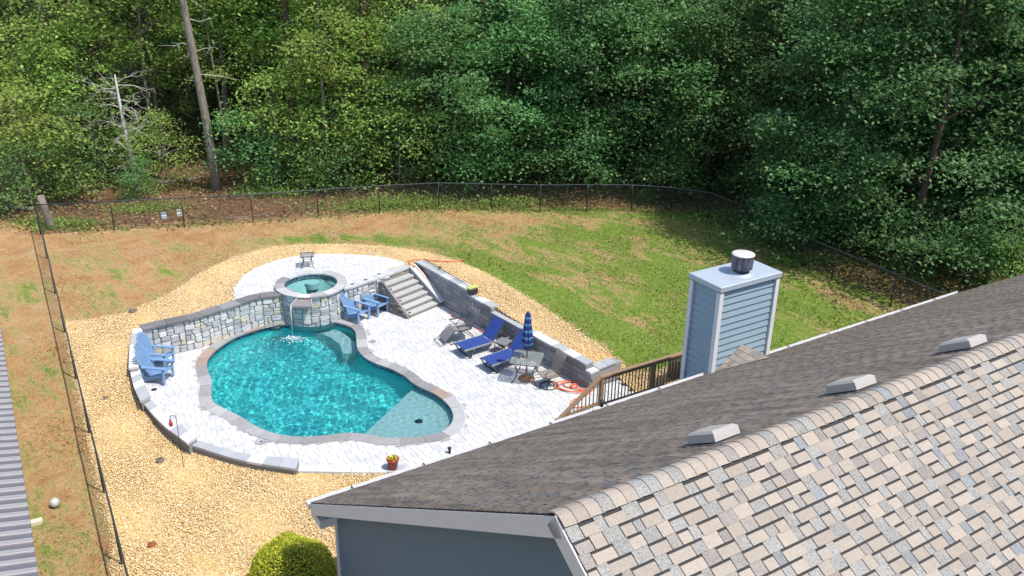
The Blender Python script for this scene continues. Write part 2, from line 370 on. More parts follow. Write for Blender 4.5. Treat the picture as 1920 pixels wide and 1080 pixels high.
link('gravel', np_mesh('gravel', V.reshape(-1, 3), (OF[None]+6*np.arange(n)[:, None, None]).reshape(-1, 3)), gm, kind='stuff', label='yellow tan pea gravel bed around the pool')
# grass blades standing in the lawn
n = 330000
c_ = np.column_stack([rng.uniform(-18, 16, n), rng.uniform(13, 41, n)])
k = (sdf(c_[:, 0], c_[:, 1], GRAV) < -.05) & (sdf(c_[:, 0], c_[:, 1], HOLE) < 0) & (c_[:, 0]*.03+.48+.3*np.sin(c_[:, 0]*.9+c_[:, 1]*1.1)*np.cos(c_[:, 0]*.35-c_[:, 1]*.6) > rng.uniform(.1, 1., n))
c_ = c_[k]; n = len(c_); zz = hgt(c_[:, 0], c_[:, 1]); an = rng.uniform(0, 6.28, n); hh = rng.uniform(.025, .07, n); wd = rng.uniform(.010, .026, n)
B = np.stack([c_[:, 0], c_[:, 1], zz], -1); S = np.stack([np.cos(an), np.sin(an), an*0], -1)*wd[:, None]
T_ = B+np.stack([rng.normal(0, .03, n), rng.normal(0, .03, n), hh], -1)
gb, t, b = nodes('grass_blades'); ri = nn(t, 'ShaderNodeNewGeometry').outputs['Random Per Island']
t.links.new(ramp(t, ri, [(0, (.08, .15, .018)), (.5, (.15, .235, .035)), (.8, (.25, .28, .06)), (1, (.36, .31, .12))]), b.inputs['Base Color']); b.inputs['Roughness'].default_value = .7
b.inputs['Specular IOR Level'].default_value = .2
link('grass', np_mesh('grass', np.stack([B-S, B+S, T_], 1).reshape(-1, 3), np.arange(3*n).reshape(-1, 3)), gb, kind='stuff', label='short patchy lawn grass behind the gravel bed')

n = 150000
c_ = np.column_stack([rng.uniform(-19, 16, n), rng.uniform(13, 40, n)]); k = (sdf(c_[:, 0], c_[:, 1], GRAV) < -.05) & (sdf(c_[:, 0], c_[:, 1], HOLE) < 0) & (sdf(c_[:, 0], c_[:, 1], FOR) < .2) & (np.sin(c_[:, 0]*1.7+c_[:, 1]*.6)*np.cos(c_[:, 1]*1.3-c_[:, 0]*.8)*.4+.5 > rng.uniform(0, 1, n))
c_ = c_[k]; n = len(c_); an = rng.uniform(0, 6.28, n); B = np.stack([c_[:, 0], c_[:, 1], hgt(c_[:, 0], c_[:, 1])+.004], -1); S = np.stack([np.cos(an), np.sin(an), an*0], -1)*rng.uniform(.006, .016, n)[:, None]
T_ = B+np.stack([rng.normal(0, .05, n), rng.normal(0, .05, n), rng.uniform(.012, .045, n)], -1)
gd, t, b = nodes('dry_thatch'); ri = nn(t, 'ShaderNodeNewGeometry').outputs['Random Per Island']
t.links.new(ramp(t, ri, [(0, (.17, .10, .05)), (.4, (.33, .22, .11)), (.8, (.46, .35, .20)), (1, (.20, .25, .05))]), b.inputs['Base Color']); b.inputs['Roughness'].default_value = .9
link('dry_grass', np_mesh('dry_grass', np.stack([B-S, B+S, T_], 1).reshape(-1, 3), np.arange(3*n).reshape(-1, 3)), gd, kind='stuff', label='dry straw coloured thatch in the bare lawn patches')

# ------------------------------------------------------------------ paving
def pave(poly, z, th, u, target, prefer, maxparts, pieces_parent, holes=(), name='paver'):
    """courses of pavers along u clipped to polygon; largest-looking ones become parts"""
    u = np.array(u[:2]); v_ = np.array([-u[1], u[0]]); C = poly.mean(0); pu = (poly-C)@u; pv = (poly-C)@v_
    items = []; y = pv.min(); row = 0
    while y < pv.max():
        hh = (.15, .22, .22, .15, .22)[row % 5]; x = pu.min()-random.random()*.3
        while x < pu.max():
            ww = random.choice((.15, .22, .22, .30, .30)); c = C+u*(x+ww/2)+v_*(y+hh/2); items.append((c, ww, hh)); x += ww
        y += hh; row += 1
    cs = np.array([i[0] for i in items]); ok = np.array([sdf(cs[:, 0], cs[:, 1], poly)])[0]; good = ok > -.05
    for h_ in holes: good &= sdf(cs[:, 0], cs[:, 1], h_) < -.05
    items = [i for i, g in zip(items, good) if g]
    items.sort(key=lambda i: -prefer(i)); shared = {}
    mats = [plain('paver_white', (.495, .492, .487), .85, 0, .14, 9, .25, .2), plain('paver_pale_grey', (.43, .43, .44), .85, 0, .12, 9, .25, .2), plain('paver_warm_white', (.51, .50, .48), .85, 0, .10, 9, .25, .2)]
    rest = [MB(), MB(), MB()]; ang = math.atan2(u[1], u[0])
    for k, (c, ww, hh) in enumerate(items):
        mi = random.choices((0, 1, 2), (5, 2, 3))[0]
        if k < maxparts:
            key = (ww, hh, mi)
            if key not in shared:
                shared[key] = MB().box((0, 0, -th/2), (ww-.009, hh-.009, th), bev=.006).mesh(name); shared[key].materials.append(mats[mi])
            o = link(name, shared[key], None, pieces_parent); o.location = (c[0], c[1], z+random.uniform(-.0015, .0015)); o.rotation_euler = (0, 0, ang)
        else:
            rest[mi].box((c[0], c[1], z-th/2+random.uniform(-.0015, .0015)), (ww-.009, hh-.009, th), (np.array([u[0], u[1], 0]), np.array([v_[0], v_[1], 0]), Z), bev=.006)
    for k in range(3):
        if rest[k].v: rest[k].build('pavers', mats[k], pieces_parent, (0, 0, 0), kind='stuff')
sand = plain('joint_sand', (.33, .32, .31), .95, 0, .12, 20, .3, .1)
# lower deck: slab with the pool cut out
COPO = offset_closed(POOL, .33)
DECK = []
for a in seat_in[::-1]: DECK += list(a[::-1])
DECK = DECK + list(capN[::4]) + [SPA+1.0*np.array([math.cos(a), math.sin(a)]) for a in np.linspace(a0, a1 if a1 > a0 else a1+2*math.pi, 14)] + list(wallR[::3]) + [ST0+SU*.3, ST0+SE*SW+SU*.3, BW0+BD*1.6+BN*.1, BW1+BN*.1, BW1+BN*1.1, np.array([4.6, 20.7]), np.array([1.6, 17.2]), np.array([-1.5, 15.9])]
DECK = np.array(ccw([tuple(p) for p in DECK]))
def ring_mesh(outer, inner, z, name):
    import bmesh
    bm = bmesh.new(); ed = []
    for P in (outer, inner):
        vs = [bm.verts.new((p[0], p[1], z)) for p in P]; ed += [bm.edges.new((vs[i], vs[(i+1) % len(vs)])) for i in range(len(vs))]
    bmesh.ops.triangle_fill(bm, use_beauty=True, use_dissolve=False, edges=ed, normal=(0, 0, 1))
    bmesh.ops.recalc_face_normals(bm, faces=bm.faces); me = bpy.data.meshes.new(name); bm.to_mesh(me); bm.free()
    return me
deck = link('pool_deck', ring_mesh(DECK[::2], offset_closed(POOL, .2)[::2], -.012, 'pool_deck'), sand, kind='structure')
pave(DECK, 0, .05, L, None, lambda i: -np.hypot(i[0][0], i[0][1]), 300, deck, holes=(offset_closed(POOL, .27),))
pat = link('upper_patio', MB().prism([tuple(p) for p in PATIO], DZ-.1, DZ-.012).mesh('upper_patio'), sand, kind='structure')
pave(PATIO, DZ, .05, L, None, lambda i: -np.hypot(i[0][0], i[0][1]), 150, pat, holes=(np.array([SPA+1.1*np.array([math.cos(a), math.sin(a)]) for a in np.linspace(0, 6.28, 40)]),))
edge_m = plain('patio_edge_paver', (.50, .49, .47), .85, 0, .1, 9, .2, .2)
# soldier course round the upper patio's free edge
s = 0; tot = plen(patio_edge)
while s < tot-.2:
    p, d = along(patio_edge, s+.11); nrm = np.array([-d[1], d[0]])
    MB().box((0, 0, -.04), (.215, .16, .09), bev=.008)
    o = link('edge_paver', MATS.setdefault('_ep', MB().box((0, 0, -.04), (.212, .16, .09), bev=.008).mesh('edge_paver')), edge_m, pat)
    o.location = (p[0], p[1], DZ+.006); o.rotation_euler = (0, 0, math.atan2(d[1], d[0])); s += .22

# ------------------------------------------------------------------ pool
pool = empty('swimming_pool', (*POOL.mean(0), 0), 0, 'kidney shaped teal swimming pool with grey flagstone coping', 'swimming pool')
plm, t, b = nodes('pebble_plaster'); v = world_vec(t)
n1 = noise(t, 60, 3, .7, v); n2 = noise(t, 1.2, 4, .6, v)
t.links.new(mixc(t, n2, ramp(t, n1, [(.35, (.03, .34, .345)), (.55, (.07, .53, .53)), (.7, (.22, .68, .66))]), (.045, .55, .56)), b.inputs['Base Color']); b.inputs['Roughness'].default_value = .7
POOLW = offset_closed(POOL, .03)
mb = MB(); n = len(POOLW); FLZ = -1.3
zr = [-.02, -.3, -.9, -1.18, FLZ]; ins = [0, 0, -.05, -.25, -.5]
rings = [offset_closed(POOLW, i) for i in ins]
vs = [(p[0], p[1], z) for r_, z in zip(rings, zr) for p in r_]
mb.add(vs, [(k*n+(i+1) % n, k*n+i, (k+1)*n+i, (k+1)*n+(i+1) % n) for k in range(4) for i in range(n)], True)
mb.add([(p[0], p[1], FLZ) for p in rings[-1]], [tuple(range(n))])
mb.build('basin', plm, pool)
tile_m, t, b = nodes('waterline_tile'); v = world_vec(t)
br = nn(t, 'ShaderNodeTexVoronoi'); br.inputs['Scale'].default_value = 14; t.links.new(v, br.inputs['Vector'])
t.links.new(ramp(t, br.outputs['Color'], [(.2, (.015, .05, .09)), (.6, (.04, .11, .17)), (.9, (.16, .22, .26))]), b.inputs['Base Color']); b.inputs['Roughness'].default_value = .2
ti = offset_closed(POOL, .015); mb = MB()
mb.add([(p[0], p[1], z) for z in (.0, -.2) for p in ti], [((i+1) % n, i, n+i, n+(i+1) % n) for i in range(n)], True); mb.build('tile_band', tile_m, pool)
def clip_poly_side(poly, a, b):
    """keep the side to the right of a->b"""
    d = b-a; out = []
    m_ = len(poly)
    for i in range(m_):
        p, q_ = poly[i], poly[(i+1) % m_]; sp = d[0]*(p[1]-a[1])-d[1]*(p[0]-a[0]); sq = d[0]*(q_[1]-a[1])-d[1]*(q_[0]-a[0])
        if sp <= 0: out.append(p)
        if (sp < 0) != (sq < 0): out.append(p+(q_-p)*sp/(sp-sq))
    return np.array(out)
def at2(x, y, z): return at(x, y, z)[:2]
shm = plain('shelf_plaster', (.27, .42, .43), .7, 0, .2, 40, 0)
sa_, sb_ = at2(690, 812, -.3), at2(781, 728, -.3)
dd = (sb_-sa_)/np.linalg.norm(sb_-sa_)
SHELF = clip_poly_side(offset_closed(POOL, .02), sa_-dd*3, sb_+dd*3)
keepm = np.array([np.linalg.norm(p-at2(800, 780, 0)) < 3.2 for p in SHELF]); SHELF = SHELF[keepm]
MB().prism([tuple(p) for p in ccw(SHELF.tolist())], -1.29, -.30).build('sun_shelf', shm, pool)
MB().lathe([(.11, 0), (.11, .012), (.03, .02), (.0001, .02)], (*at2(785, 795, -.3), -.298), 16).build('bubbler', plain('dark_fitting', (.04, .05, .06), .5), pool)
# bench round the far right corner
bp = smooth_open([at2(x, y, -.45) for x, y in [(590, 618), (630, 626), (655, 640), (667, 652), (672, 668)]], .1)
bpo = offpath(bp, .5) if np.linalg.norm(offpath(bp, .5)[0]-at2(640, 610, 0)) < np.linalg.norm(offpath(bp, -.5)[0]-at2(640, 610, 0)) else offpath(bp, -.5)
MB().prism(ccw([tuple(p) for p in bp]+[tuple(p) for p in bpo[::-1]]), -1.29, -.5).build('bench', shm, pool)
# water: rippled surface
WZ = -.13
wx = np.arange(POOL[:, 0].min()-.3, POOL[:, 0].max()+.3, .021); wy = np.arange(POOL[:, 1].min()-.3, POOL[:, 1].max()+.3, .021)
WX, WY = np.meshgrid(wx, wy); wz = np.zeros_like(WX)
fall = at2(552, 628, WZ)
for k in range(64):
    a_ = rng.uniform(0, 6.283); lam = rng.uniform(.075, .26); wz += .0052*lam**2*np.sin((WX*math.cos(a_)+WY*math.sin(a_))*6.283/lam+rng.uniform(0, 6.28)+.7*np.sin(WX*1.3*math.sin(a_*3)+WY*1.1))
rd = np.hypot(WX-fall[0], WY-fall[1]); wz += .011*np.exp(-rd/.55)*np.sin(rd*6.283/.28)
ws = sdf(WX, WY, POOL); nx_, ny_ = len(wx), len(wy); ix = np.arange(nx_*ny_).reshape(ny_, nx_)
Q = np.stack([ix[:-1, :-1], ix[:-1, 1:], ix[1:, 1:], ix[1:, :-1]], -1).reshape(-1, 4); Q = Q[(ws.ravel()[Q] > -.12).all(1)]
us = np.unique(Q); rem = np.full(nx_*ny_, -1); rem[us] = np.arange(len(us))
WV = np.stack([WX, WY, WZ+wz*2.4], -1).reshape(-1, 3)[us]-np.array(pool.location)
wm = bpy.data.materials.new('pool_water'); wm.use_nodes = True; t = wm.node_tree; t.nodes.remove(t.nodes['Principled BSDF'])
tr = nn(t, 'ShaderNodeBsdfTransparent'); gl = nn(t, 'ShaderNodeBsdfGlossy'); gl.inputs['Roughness'].default_value = .02; fr = nn(t, 'ShaderNodeFresnel'); fr.inputs['IOR'].default_value = 1.33
tr.inputs[0].default_value = (.82, .97, .97, 1); mx = nn(t, 'ShaderNodeMixShader')
t.links.new(fr.outputs[0], mx.inputs[0]); t.links.new(tr.outputs[0], mx.inputs[1]); t.links.new(gl.outputs[0], mx.inputs[2]); t.links.new(mx.outputs[0], t.nodes['Material Output'].inputs[0])
rm = bpy.data.materials.new('pool_water_refracting'); rm.use_nodes = True; t = rm.node_tree; b = t.nodes['Principled BSDF']
b.inputs['Transmission Weight'].default_value = 1; b.inputs['IOR'].default_value = 1.33; b.inputs['Roughness'].default_value = 0; b.inputs['Base Color'].default_value = (.80, .97, .98, 1)
water = link('water', np_mesh('water', WV, rem[Q], True), rm, pool)
sd.cycles.is_caustics_light = True; water.cycles.is_caustics_caster = True
for ch_ in pool.children:
    if ch_.name.split('.')[0] in ('basin', 'sun_shelf', 'bench', 'tile_band'): ch_.cycles.is_caustics_receiver = True
# flagstone coping
flag = [plain('flagstone_grey', (.235, .23, .23), .75, 0, .25, 4, .35, .3, .18), plain('flagstone_light', (.31, .305, .305), .75, 0, .22, 4, .35, .3, .15), plain('flagstone_rust', (.27, .20, .165), .8, 0, .3, 4, .35, .3, .15)]
mort = plain('mortar', (.55, .53, .50), .95, 0, .15, 30, .3)
def coping(P, wd, z0, z1, ln, parent, closed=True, name='coping_stone', mats=flag, wts=(5, 4, 1), over=.03):
    """stones of length ~ln along path P (outer edge = +left side offset wd)"""
    Q_ = np.vstack([P, P[:1]]) if closed else P; tot = plen(Q_); m_ = max(1, round(tot/ln)); cuts = [0]
    ww = [random.uniform(.75, 1.25) for _ in range(m_)]; sm_ = sum(ww)
    for x in ww: cuts.append(cuts[-1]+x/sm_*tot)
    for i in range(m_):
        ss = np.linspace(cuts[i]+.006, cuts[i+1]-.006, 5); top = []; bot = []
        a = []; c = []
        for s in ss:
            p, d = along(Q_, s); nr_ = np.array([d[1], -d[0]]); a.append(p-nr_*over); c.append(p+nr_*(wd+random.uniform(-.008, .008)))
        pl = [tuple(x) for x in a]+[tuple(x) for x in c[::-1]]; dz = random.uniform(-.003, .004)
        MB().prism(ccw(pl), z0, z1+dz).build(name, random.choices(mats, wts)[0], parent)
coping(POOL, .31, -.03, .025, .62, pool)
# grout bed below the coping
mb = MB(); o1 = offset_closed(POOL, .005); o2 = offset_closed(POOL, .33)
mb.add([(p[0], p[1], .008) for p in o1]+[(p[0], p[1], .008) for p in o2], [(i, n+i, n+(i+1) % n, (i+1) % n) for i in range(n)]); mb.build('grout', mort, pool)

# ------------------------------------------------------------------ stone veneer
vst = [plain('stone_grey', (.44, .44, .43), .85, 0, .35, 5, .5, .2, .22), plain('stone_blue_grey', (.37, .385, .40), .85, 0, .35, 5, .5, .2, .2), plain('stone_cream', (.52, .475, .37), .85, 0, .28, 5, .5, .2, .15), plain('stone_pale', (.53, .52, .50), .85, 0, .25, 5, .5, .2, .15)]
def split(x0, x1, z0, z1, out):
    w_, h_ = x1-x0, z1-z0
    if (w_ < .42 and h_ < .27 and random.random() < .72) or (w_ < .22 and h_ < .17): out.append((x0, x1, z0, z1)); return
    if w_/max(h_, .01) > random.uniform(1.0, 1.9): c = x0+w_*random.uniform(.35, .65); split(x0, c, z0, z1, out); split(c, x1, z0, z1, out)
    else: c = z0+h_*random.uniform(.35, .65); split(x0, x1, z0, c, out); split(x0, x1, c, z1, out)
def veneer(path, z0, z1, side, parent, back=.3):
    """irregular stones on a plan path; side=+1: face on the right of the path"""
    tot = plen(path); cells = []; split(0, tot, z0, z1 if not callable(z1) else max(z1(0), z1(tot)), cells)
    def P(s, z, o):
        p, d = along(path, s); nr_ = np.array([d[1], -d[0]])*side; return (p[0]+nr_[0]*o, p[1]+nr_[1]*o, z)
    for x0, x1, za, zb in cells:
        g = .006; x0 += g; x1 -= g; za += g; zb -= g; w_, h_ = x1-x0, zb-za; j = min(w_, h_)*.20
        r_ = lambda: random.uniform(0, j)
        pts = [(x0+r_(), za+r_()*.4), (x0+w_*.5+random.uniform(-.05, .05)*w_, za), (x1-r_(), za+r_()*.4), (x1-r_()*.3, za+h_*.5), (x1-r_(), zb-r_()*.4), (x0+w_*.5+random.uniform(-.1, .1)*w_, zb), (x0+r_(), zb-r_()*.4), (x0+r_()*.3, za+h_*.5)]
        cx, cz = (x0+x1)/2, (za+zb)/2; o_ = random.uniform(.02, .05); n_ = 8
        v0 = [P(a, b_, -.02) for a, b_ in pts]; v1 = [P(a, b_, o_*.55) for a, b_ in pts]; v2 = [P(cx+(a-cx)*.93, cz+(b_-cz)*.92, o_+random.uniform(-.006, .006)) for a, b_ in pts]
        fs = [(i, (i+1) % n_, n_+(i+1) % n_, n_+i) for i in range(n_)]+[(n_+i, n_+(i+1) % n_, 2*n_+(i+1) % n_, 2*n_+i) for i in range(n_)]+[tuple(range(2*n_, 3*n_))]
        if side < 0: fs = [f_[::-1] for f_ in fs]
        MB().add(v0+v1+v2, fs).build('stone', random.choices(vst, (4, 3, 2, 4))[0], parent)
joint = plain('veneer_joint', (.22, .215, .21), .95, 0, .2, 20, .3)
def wall_body(near, far, z0, z1, name, mat, parent):
    MB().prism(ccw([tuple(p) for p in near[::2]]+[tuple(near[-1])]+[tuple(far[-1])]+[tuple(p) for p in far[::-2]]), z0, z1).build(name, mat, parent)
sw = empty('stone_wall', (*capN[len(capN)//2], 0), 0, 'curved retaining wall of pale irregular stones with dark flagstone caps', 'wall')
cn = offpath(capN, .07); wall_body(cn, offpath(capN, .36), -.3, 1.03, 'core', joint, sw)
veneer(cn, 0, 1.03, 1, sw)
coping(capN[::-1], .40, 1.035, 1.09, .62, sw, False, 'cap_stone', [flag[0], plain('flagstone_dark', (.155, .145, .15), .75, 0, .3, 4, .35, .3, .2), plain('flagstone_plum', (.19, .155, .15), .75, 0, .3, 4, .35, .3, .2)], (1, 4, 2), .02)
sw2 = empty('stone_wall', (*wallR[len(wallR)//2], 0), 0, 'short curved stone wall between the spa and the steps', 'wall')
cn2 = offpath(wallR, .06); wall_body(cn2, offpath(wallR, .33), -.3, 1.03, 'core', joint, sw2); veneer(cn2, 0, 1.03, 1, sw2)
capst = plain('cap_pale_grey', (.41, .41, .41), .8, 0, .15, 5, .3, .3, .08)
ext = smooth_open(np.vstack([wallR[2:-1:3], [STT-SE*.05, STT+SE*.6, STT+SE*(SW+.1)]]), .1)
coping(ext[::-1], .34, 1.035, 1.10, .75, sw2, False, 'cap_stone', [capst], (1,), .02)
lid = plain('dark_metal', (.05, .05, .055), .45, .6, .2)
ring_m = plain('light_ring', (.35, .34, .33), .4, .7)
for px in ((661, 533), (686, 524.5), (711, 514)):
    c = at(*px, 1.105); r0_ = MB().lathe([(.065, 0), (.065, .012), (.045, .018), (.0001, .018)], (*c[:2], 1.103), 16).build('recessed_light', ring_m, sw2); MB().lathe([(.042, 0), (.0001, .004)], (*c[:2], 1.1225), 12).build('lens', lid, r0_)

# ------------------------------------------------------------------ spa
spa = empty('raised_spa', (*SPA, 0), 0, 'round raised spa with grey coping, stone sides and a spillway', 'spa')
C0 = (SPA[0], SPA[1], 0); cang = lambda r, a: SPA+r*np.array([math.cos(a), math.sin(a)])
spd = at(565, 573, 1.0)[:2]-SPA; SPA_A = math.atan2(spd[1], spd[0])   # spill direction
HW = .19                                                         # half angle of the spill gap
SZ = 1.15
shell = MB().lathe([(1.10, -.3), (1.10, SZ-.07), (SPAI, SZ-.07), (SPAI-.01, .78), (.62, .77), (.58, .45), (.0001, .44)], C0, 64)
shell.build('shell', plain('spa_plaster', (.20, .35, .36), .6, 0, .15, 30), spa)
MB().lathe([(SPAI-.006, SZ-.06), (SPAI-.006, SZ-.24)], C0, 64, cap=False).build('tile_band', tile_m, spa)
MB().lathe([(.24, .70), (.24, .90), (.0001, .902)], (*cang(.68, SPA_A+math.pi+.15), 0), 24, False).build('step_pad', shm, spa)
MB().lathe([(.09, .445), (.09, .47), (.0001, .475)], C0, 16).build('drain', lid, spa)
for k in range(13):
    a0_ = SPA_A+HW+(2*math.pi-2*HW)*k/13; a1_ = SPA_A+HW+(2*math.pi-2*HW)*(k+1)/13; aa = np.linspace(a0_+.006, a1_-.006, 6)
    pl = [tuple(cang(SPAR+random.uniform(-.004, .004), a)) for a in aa]+[tuple(cang(SPAI-.03, a)) for a in aa[::-1]]
    MB().prism(ccw(pl), SZ-.055, SZ+random.uniform(-.002, .003)).build('coping_stone', random.choice([flag[1], capst, flag[1], flag[0]]), spa)
MB().lathe([(SPAI+.02, SZ-.07), (SPAR-.04, SZ-.07), (SPAR-.04, SZ-.012), (SPAI+.02, SZ-.012)], C0, 64, cap=False).build('grout', mort, spa)
va = np.linspace(a0 % (2*math.pi)-.15, (a1 % (2*math.pi))+.3 if (a1 % (2*math.pi)) > (a0 % (2*math.pi)) else a1 % (2*math.pi)+2*math.pi+.3, 60)
veneer(np.array([cang(1.105, a) for a in va]), 0, SZ-.07, 1, spa)
# spill lip: sloped slab widening outwards
e1 = np.array([math.cos(SPA_A), math.sin(SPA_A)]); e2 = np.array([-e1[1], e1[0]])
def sp(r, o, z): p = SPA+e1*r+e2*o; return (p[0], p[1], z)
lip = [sp(.84, -.15, 0), sp(1.62, -.36, 0), sp(1.62, .36, 0), sp(.84, .15, 0)]
zt = [SZ-.06, SZ-.16, SZ-.16, SZ-.06]
MB().prism([p[:2] for p in lip], [z-.07 for z in zt], zt).build('spillway', plain('spill_slab', (.22, .195, .19), .35, 0, .2, 6, .1, .5), spa)
for sgn in (-1, 1): MB().beam(sp(1.0, sgn*.20, SZ-.055), sp(1.62, sgn*.365, SZ-.14), .022, .03).build('lip_edge', capst, spa)
wsp = MB().lathe([(.0001, SZ-.1), (SPAI-.002, SZ-.1)], C0, 64, cap=False); wsp.f = [f_[::-1] for f_ in wsp.f]; wsp.build('water', wm, spa)
# falling sheet and foam
fm, t, b = nodes('water_foam'); b.inputs['Base Color'].default_value = (.82, .9, .92, 1); b.inputs['Roughness'].default_value = .35; b.inputs['Alpha'].default_value = .75
fx, fy, _ = sp(1.62, -.32, 0)
if fx > sp(1.62, .32, 0)[0]: fx, fy, _ = sp(1.62, .32, 0)
fall2 = np.array([fx, fy])+e1*.16
mb = MB()
for k in range(4):
    j0 = random.uniform(-.02, .02); mb.tube([(fx+e2[0]*j0, fy+e2[1]*j0, SZ-.16), (fx+e1[0]*.07+e2[0]*j0, fy+e1[1]*.07+e2[1]*j0, SZ-.25), (fx+e1[0]*.14, fy+e1[1]*.14, .4), (*(fall2+e2*j0), WZ)], [.006, .005, .004, .006], 5)
mb.build('water_stream', fm, spa)
mb = MB()
for k in range(220):
    a_ = random.uniform(0, 6.28); r_ = abs(random.gauss(0, .15)); s_ = random.uniform(.008, .026)
    p = fall2+np.array([math.cos(a_)*r_*1.7, math.sin(a_)*r_]); z_ = WZ+max(.012, .10*math.exp(-r_*9)*random.random()+.008)
    mb.add([np.array([p[0], p[1], z_])+O[i]*s_*random.uniform(.6, 1.2)*np.array([1.3, 1.3, .6]) for i in range(6)], [tuple(f_) for f_ in OF], True)
mb.build('splash', fm, spa, kind='stuff')

# ------------------------------------------------------------------ low seat wall of concrete blocks
capw = [plain('cap_white', (.50, .50, .50), .85, 0, .08, 6, .2, .2, .06), plain('cap_grey', (.33, .34, .355), .85, 0, .1, 6, .2, .2, .06)]
blk = plain('wall_block_grey', (.27, .26, .255), .9, 0, .18, 8, .5, .2, .14)
LV = ['tall end section next to the flagstone-capped wall', 'second section below the tall end', 'middle section beside the gravel', 'long low section along the gravel', 'flush front edging section near the flowerpot']
for k, (a, b_, (_, _, zt_)) in enumerate(zip(seat_out, seat_in, SEAT)):
    mid_ = a[len(a)//2]; t_ = empty('seat_wall', (*mid_, 0), 0, 'pale block seat wall, '+LV[k], 'wall')
    oi = a+(b_[np.linspace(0, len(b_)-1, len(a)).astype(int)]-a)*.12; ii = b_[np.linspace(0, len(b_)-1, len(a)).astype(int)]; ii = ii+(a-ii)*.1
    MB().prism(ccw([tuple(p) for p in oi]+[tuple(p) for p in ii[::-1]]), -.3, zt_-.068).build('block_core', blk, t_)
    m_ = max(2, round(plen(a)/.42)); ta, tb = plen(a), plen(b_)
    for i in range(m_):
        q0, q1 = (i+.008)/m_, (i+1-.008)/m_
        pl = [tuple(along(a, ta*q)[0]) for q in (q0, (q0+q1)/2, q1)]+[tuple(along(b_, tb*q)[0]) for q in (q1, (q0+q1)/2, q0)]
        MB().prism(ccw(pl), zt_-.07, zt_+random.uniform(-.003, .003)).build('cap_block', random.choices(capw, (3, 1) if k < 3 else ((1, 2) if k == 3 else (3, 1)))[0], t_)

# ------------------------------------------------------------------ steps
tread_m = plain('tread_stone', (.37, .37, .365), .85, 0, .15, 5, .3, .2, .08); riser_m = plain('riser_stone', (.22, .20, .18), .9, 0, .3, 6, .6, .2)
stp = empty('garden_steps', (*ST0, 0), 0, 'six grey stone steps rising to the upper patio', 'steps')
A3 = np.array([SE[0], SE[1], 0]); U3 = np.array([SU[0], SU[1], 0])
def s3(u, s_, z): return np.array([ST0[0], ST0[1], 0])+A3*u+U3*s_+Z*z
for i in range(6):
    z = SR*(i+1)
    MB().box(s3(SW/2, SD*i+SD*1.5/2+.02, z-.03), (SW-.004*i, SD*1.5, .06), (A3, U3, Z), .012).build('tread', tread_m, stp)
    MB().box(s3(SW/2, SD*i+.2, z-.06-SR/2+.0), (SW-.03, .34, SR-.002*i), (A3, U3, Z)).build('riser', riser_m, stp)
    if i in (0, 2, 4): MB().lathe([(.05, 0), (.045, .015), (.0001, .018)], s3(.10, SD*i+.12, z+.001), 14).build('tread_light', lid, stp)
MB().box(s3(SW/2, SD*6+.2, .5), (SW, .3, .95), (A3, U3, Z)).build('top_riser', riser_m, stp)
# left cheek of rough stone and right sloping cap
pl = [s3(-.03, 0, 0), s3(-.03, SD*6.4, 0), s3(-.03, SD*6.4, 1.0), s3(-.03, SD*5.2, 1.02), s3(-.03, .02, .13)]
mb = MB(); nn_ = len(pl); mb.add([p for p in pl]+[p-A3*.07 for p in pl], [tuple(range(nn_)), tuple(range(nn_, 2*nn_))[::-1]]+[((i+1) % nn_, i, nn_+i, nn_+(i+1) % nn_) for i in range(nn_)]); mb.build('cheek_wall', riser_m, stp)
for k in range(22):
    s_ = random.uniform(.1, SD*6.1); zmax = .1+s_*.62; z_ = random.uniform(.03, max(.06, zmax-.08)); w_, h_ = random.uniform(.12, .24), random.uniform(.08, .15)
    MB().box(s3(-.105, s_, z_+h_/2), (.04, w_, min(h_, zmax-z_)), (A3, U3, Z), .01).build('cheek_stone', plain('cheek_stone', (.24, .215, .19), .9, 0, .35, 6, .6, .2, .25), stp)
a_ = s3(SW+.17, -.12, .20); b_ = s3(SW+.17, SD*6.3, 1.13); mb = MB(); d_ = (b_-a_)/np.linalg.norm(b_-a_); mb.box((a_+b_)/2, (np.linalg.norm(b_-a_), .30, .07), (d_, -A3, np.cross(d_, -A3)), .01)
mb.build('sloping_cap', capw[0], stp)
MB().add([s3(SW+.03, 0, -.05), s3(SW+.31, 0, -.05), s3(SW+.31, SD*6.3, -.05), s3(SW+.03, SD*6.3, -.05), s3(SW+.03, 0, .17), s3(SW+.31, 0, .17), s3(SW+.31, SD*6.3, 1.08), s3(SW+.03, SD*6.3, 1.08)], [(3, 2, 1, 0), (4, 5, 6, 7), (0, 1, 5, 4), (1, 2, 6, 5), (2, 3, 7, 6), (3, 0, 4, 7)]).build('cap_base', blk, stp)

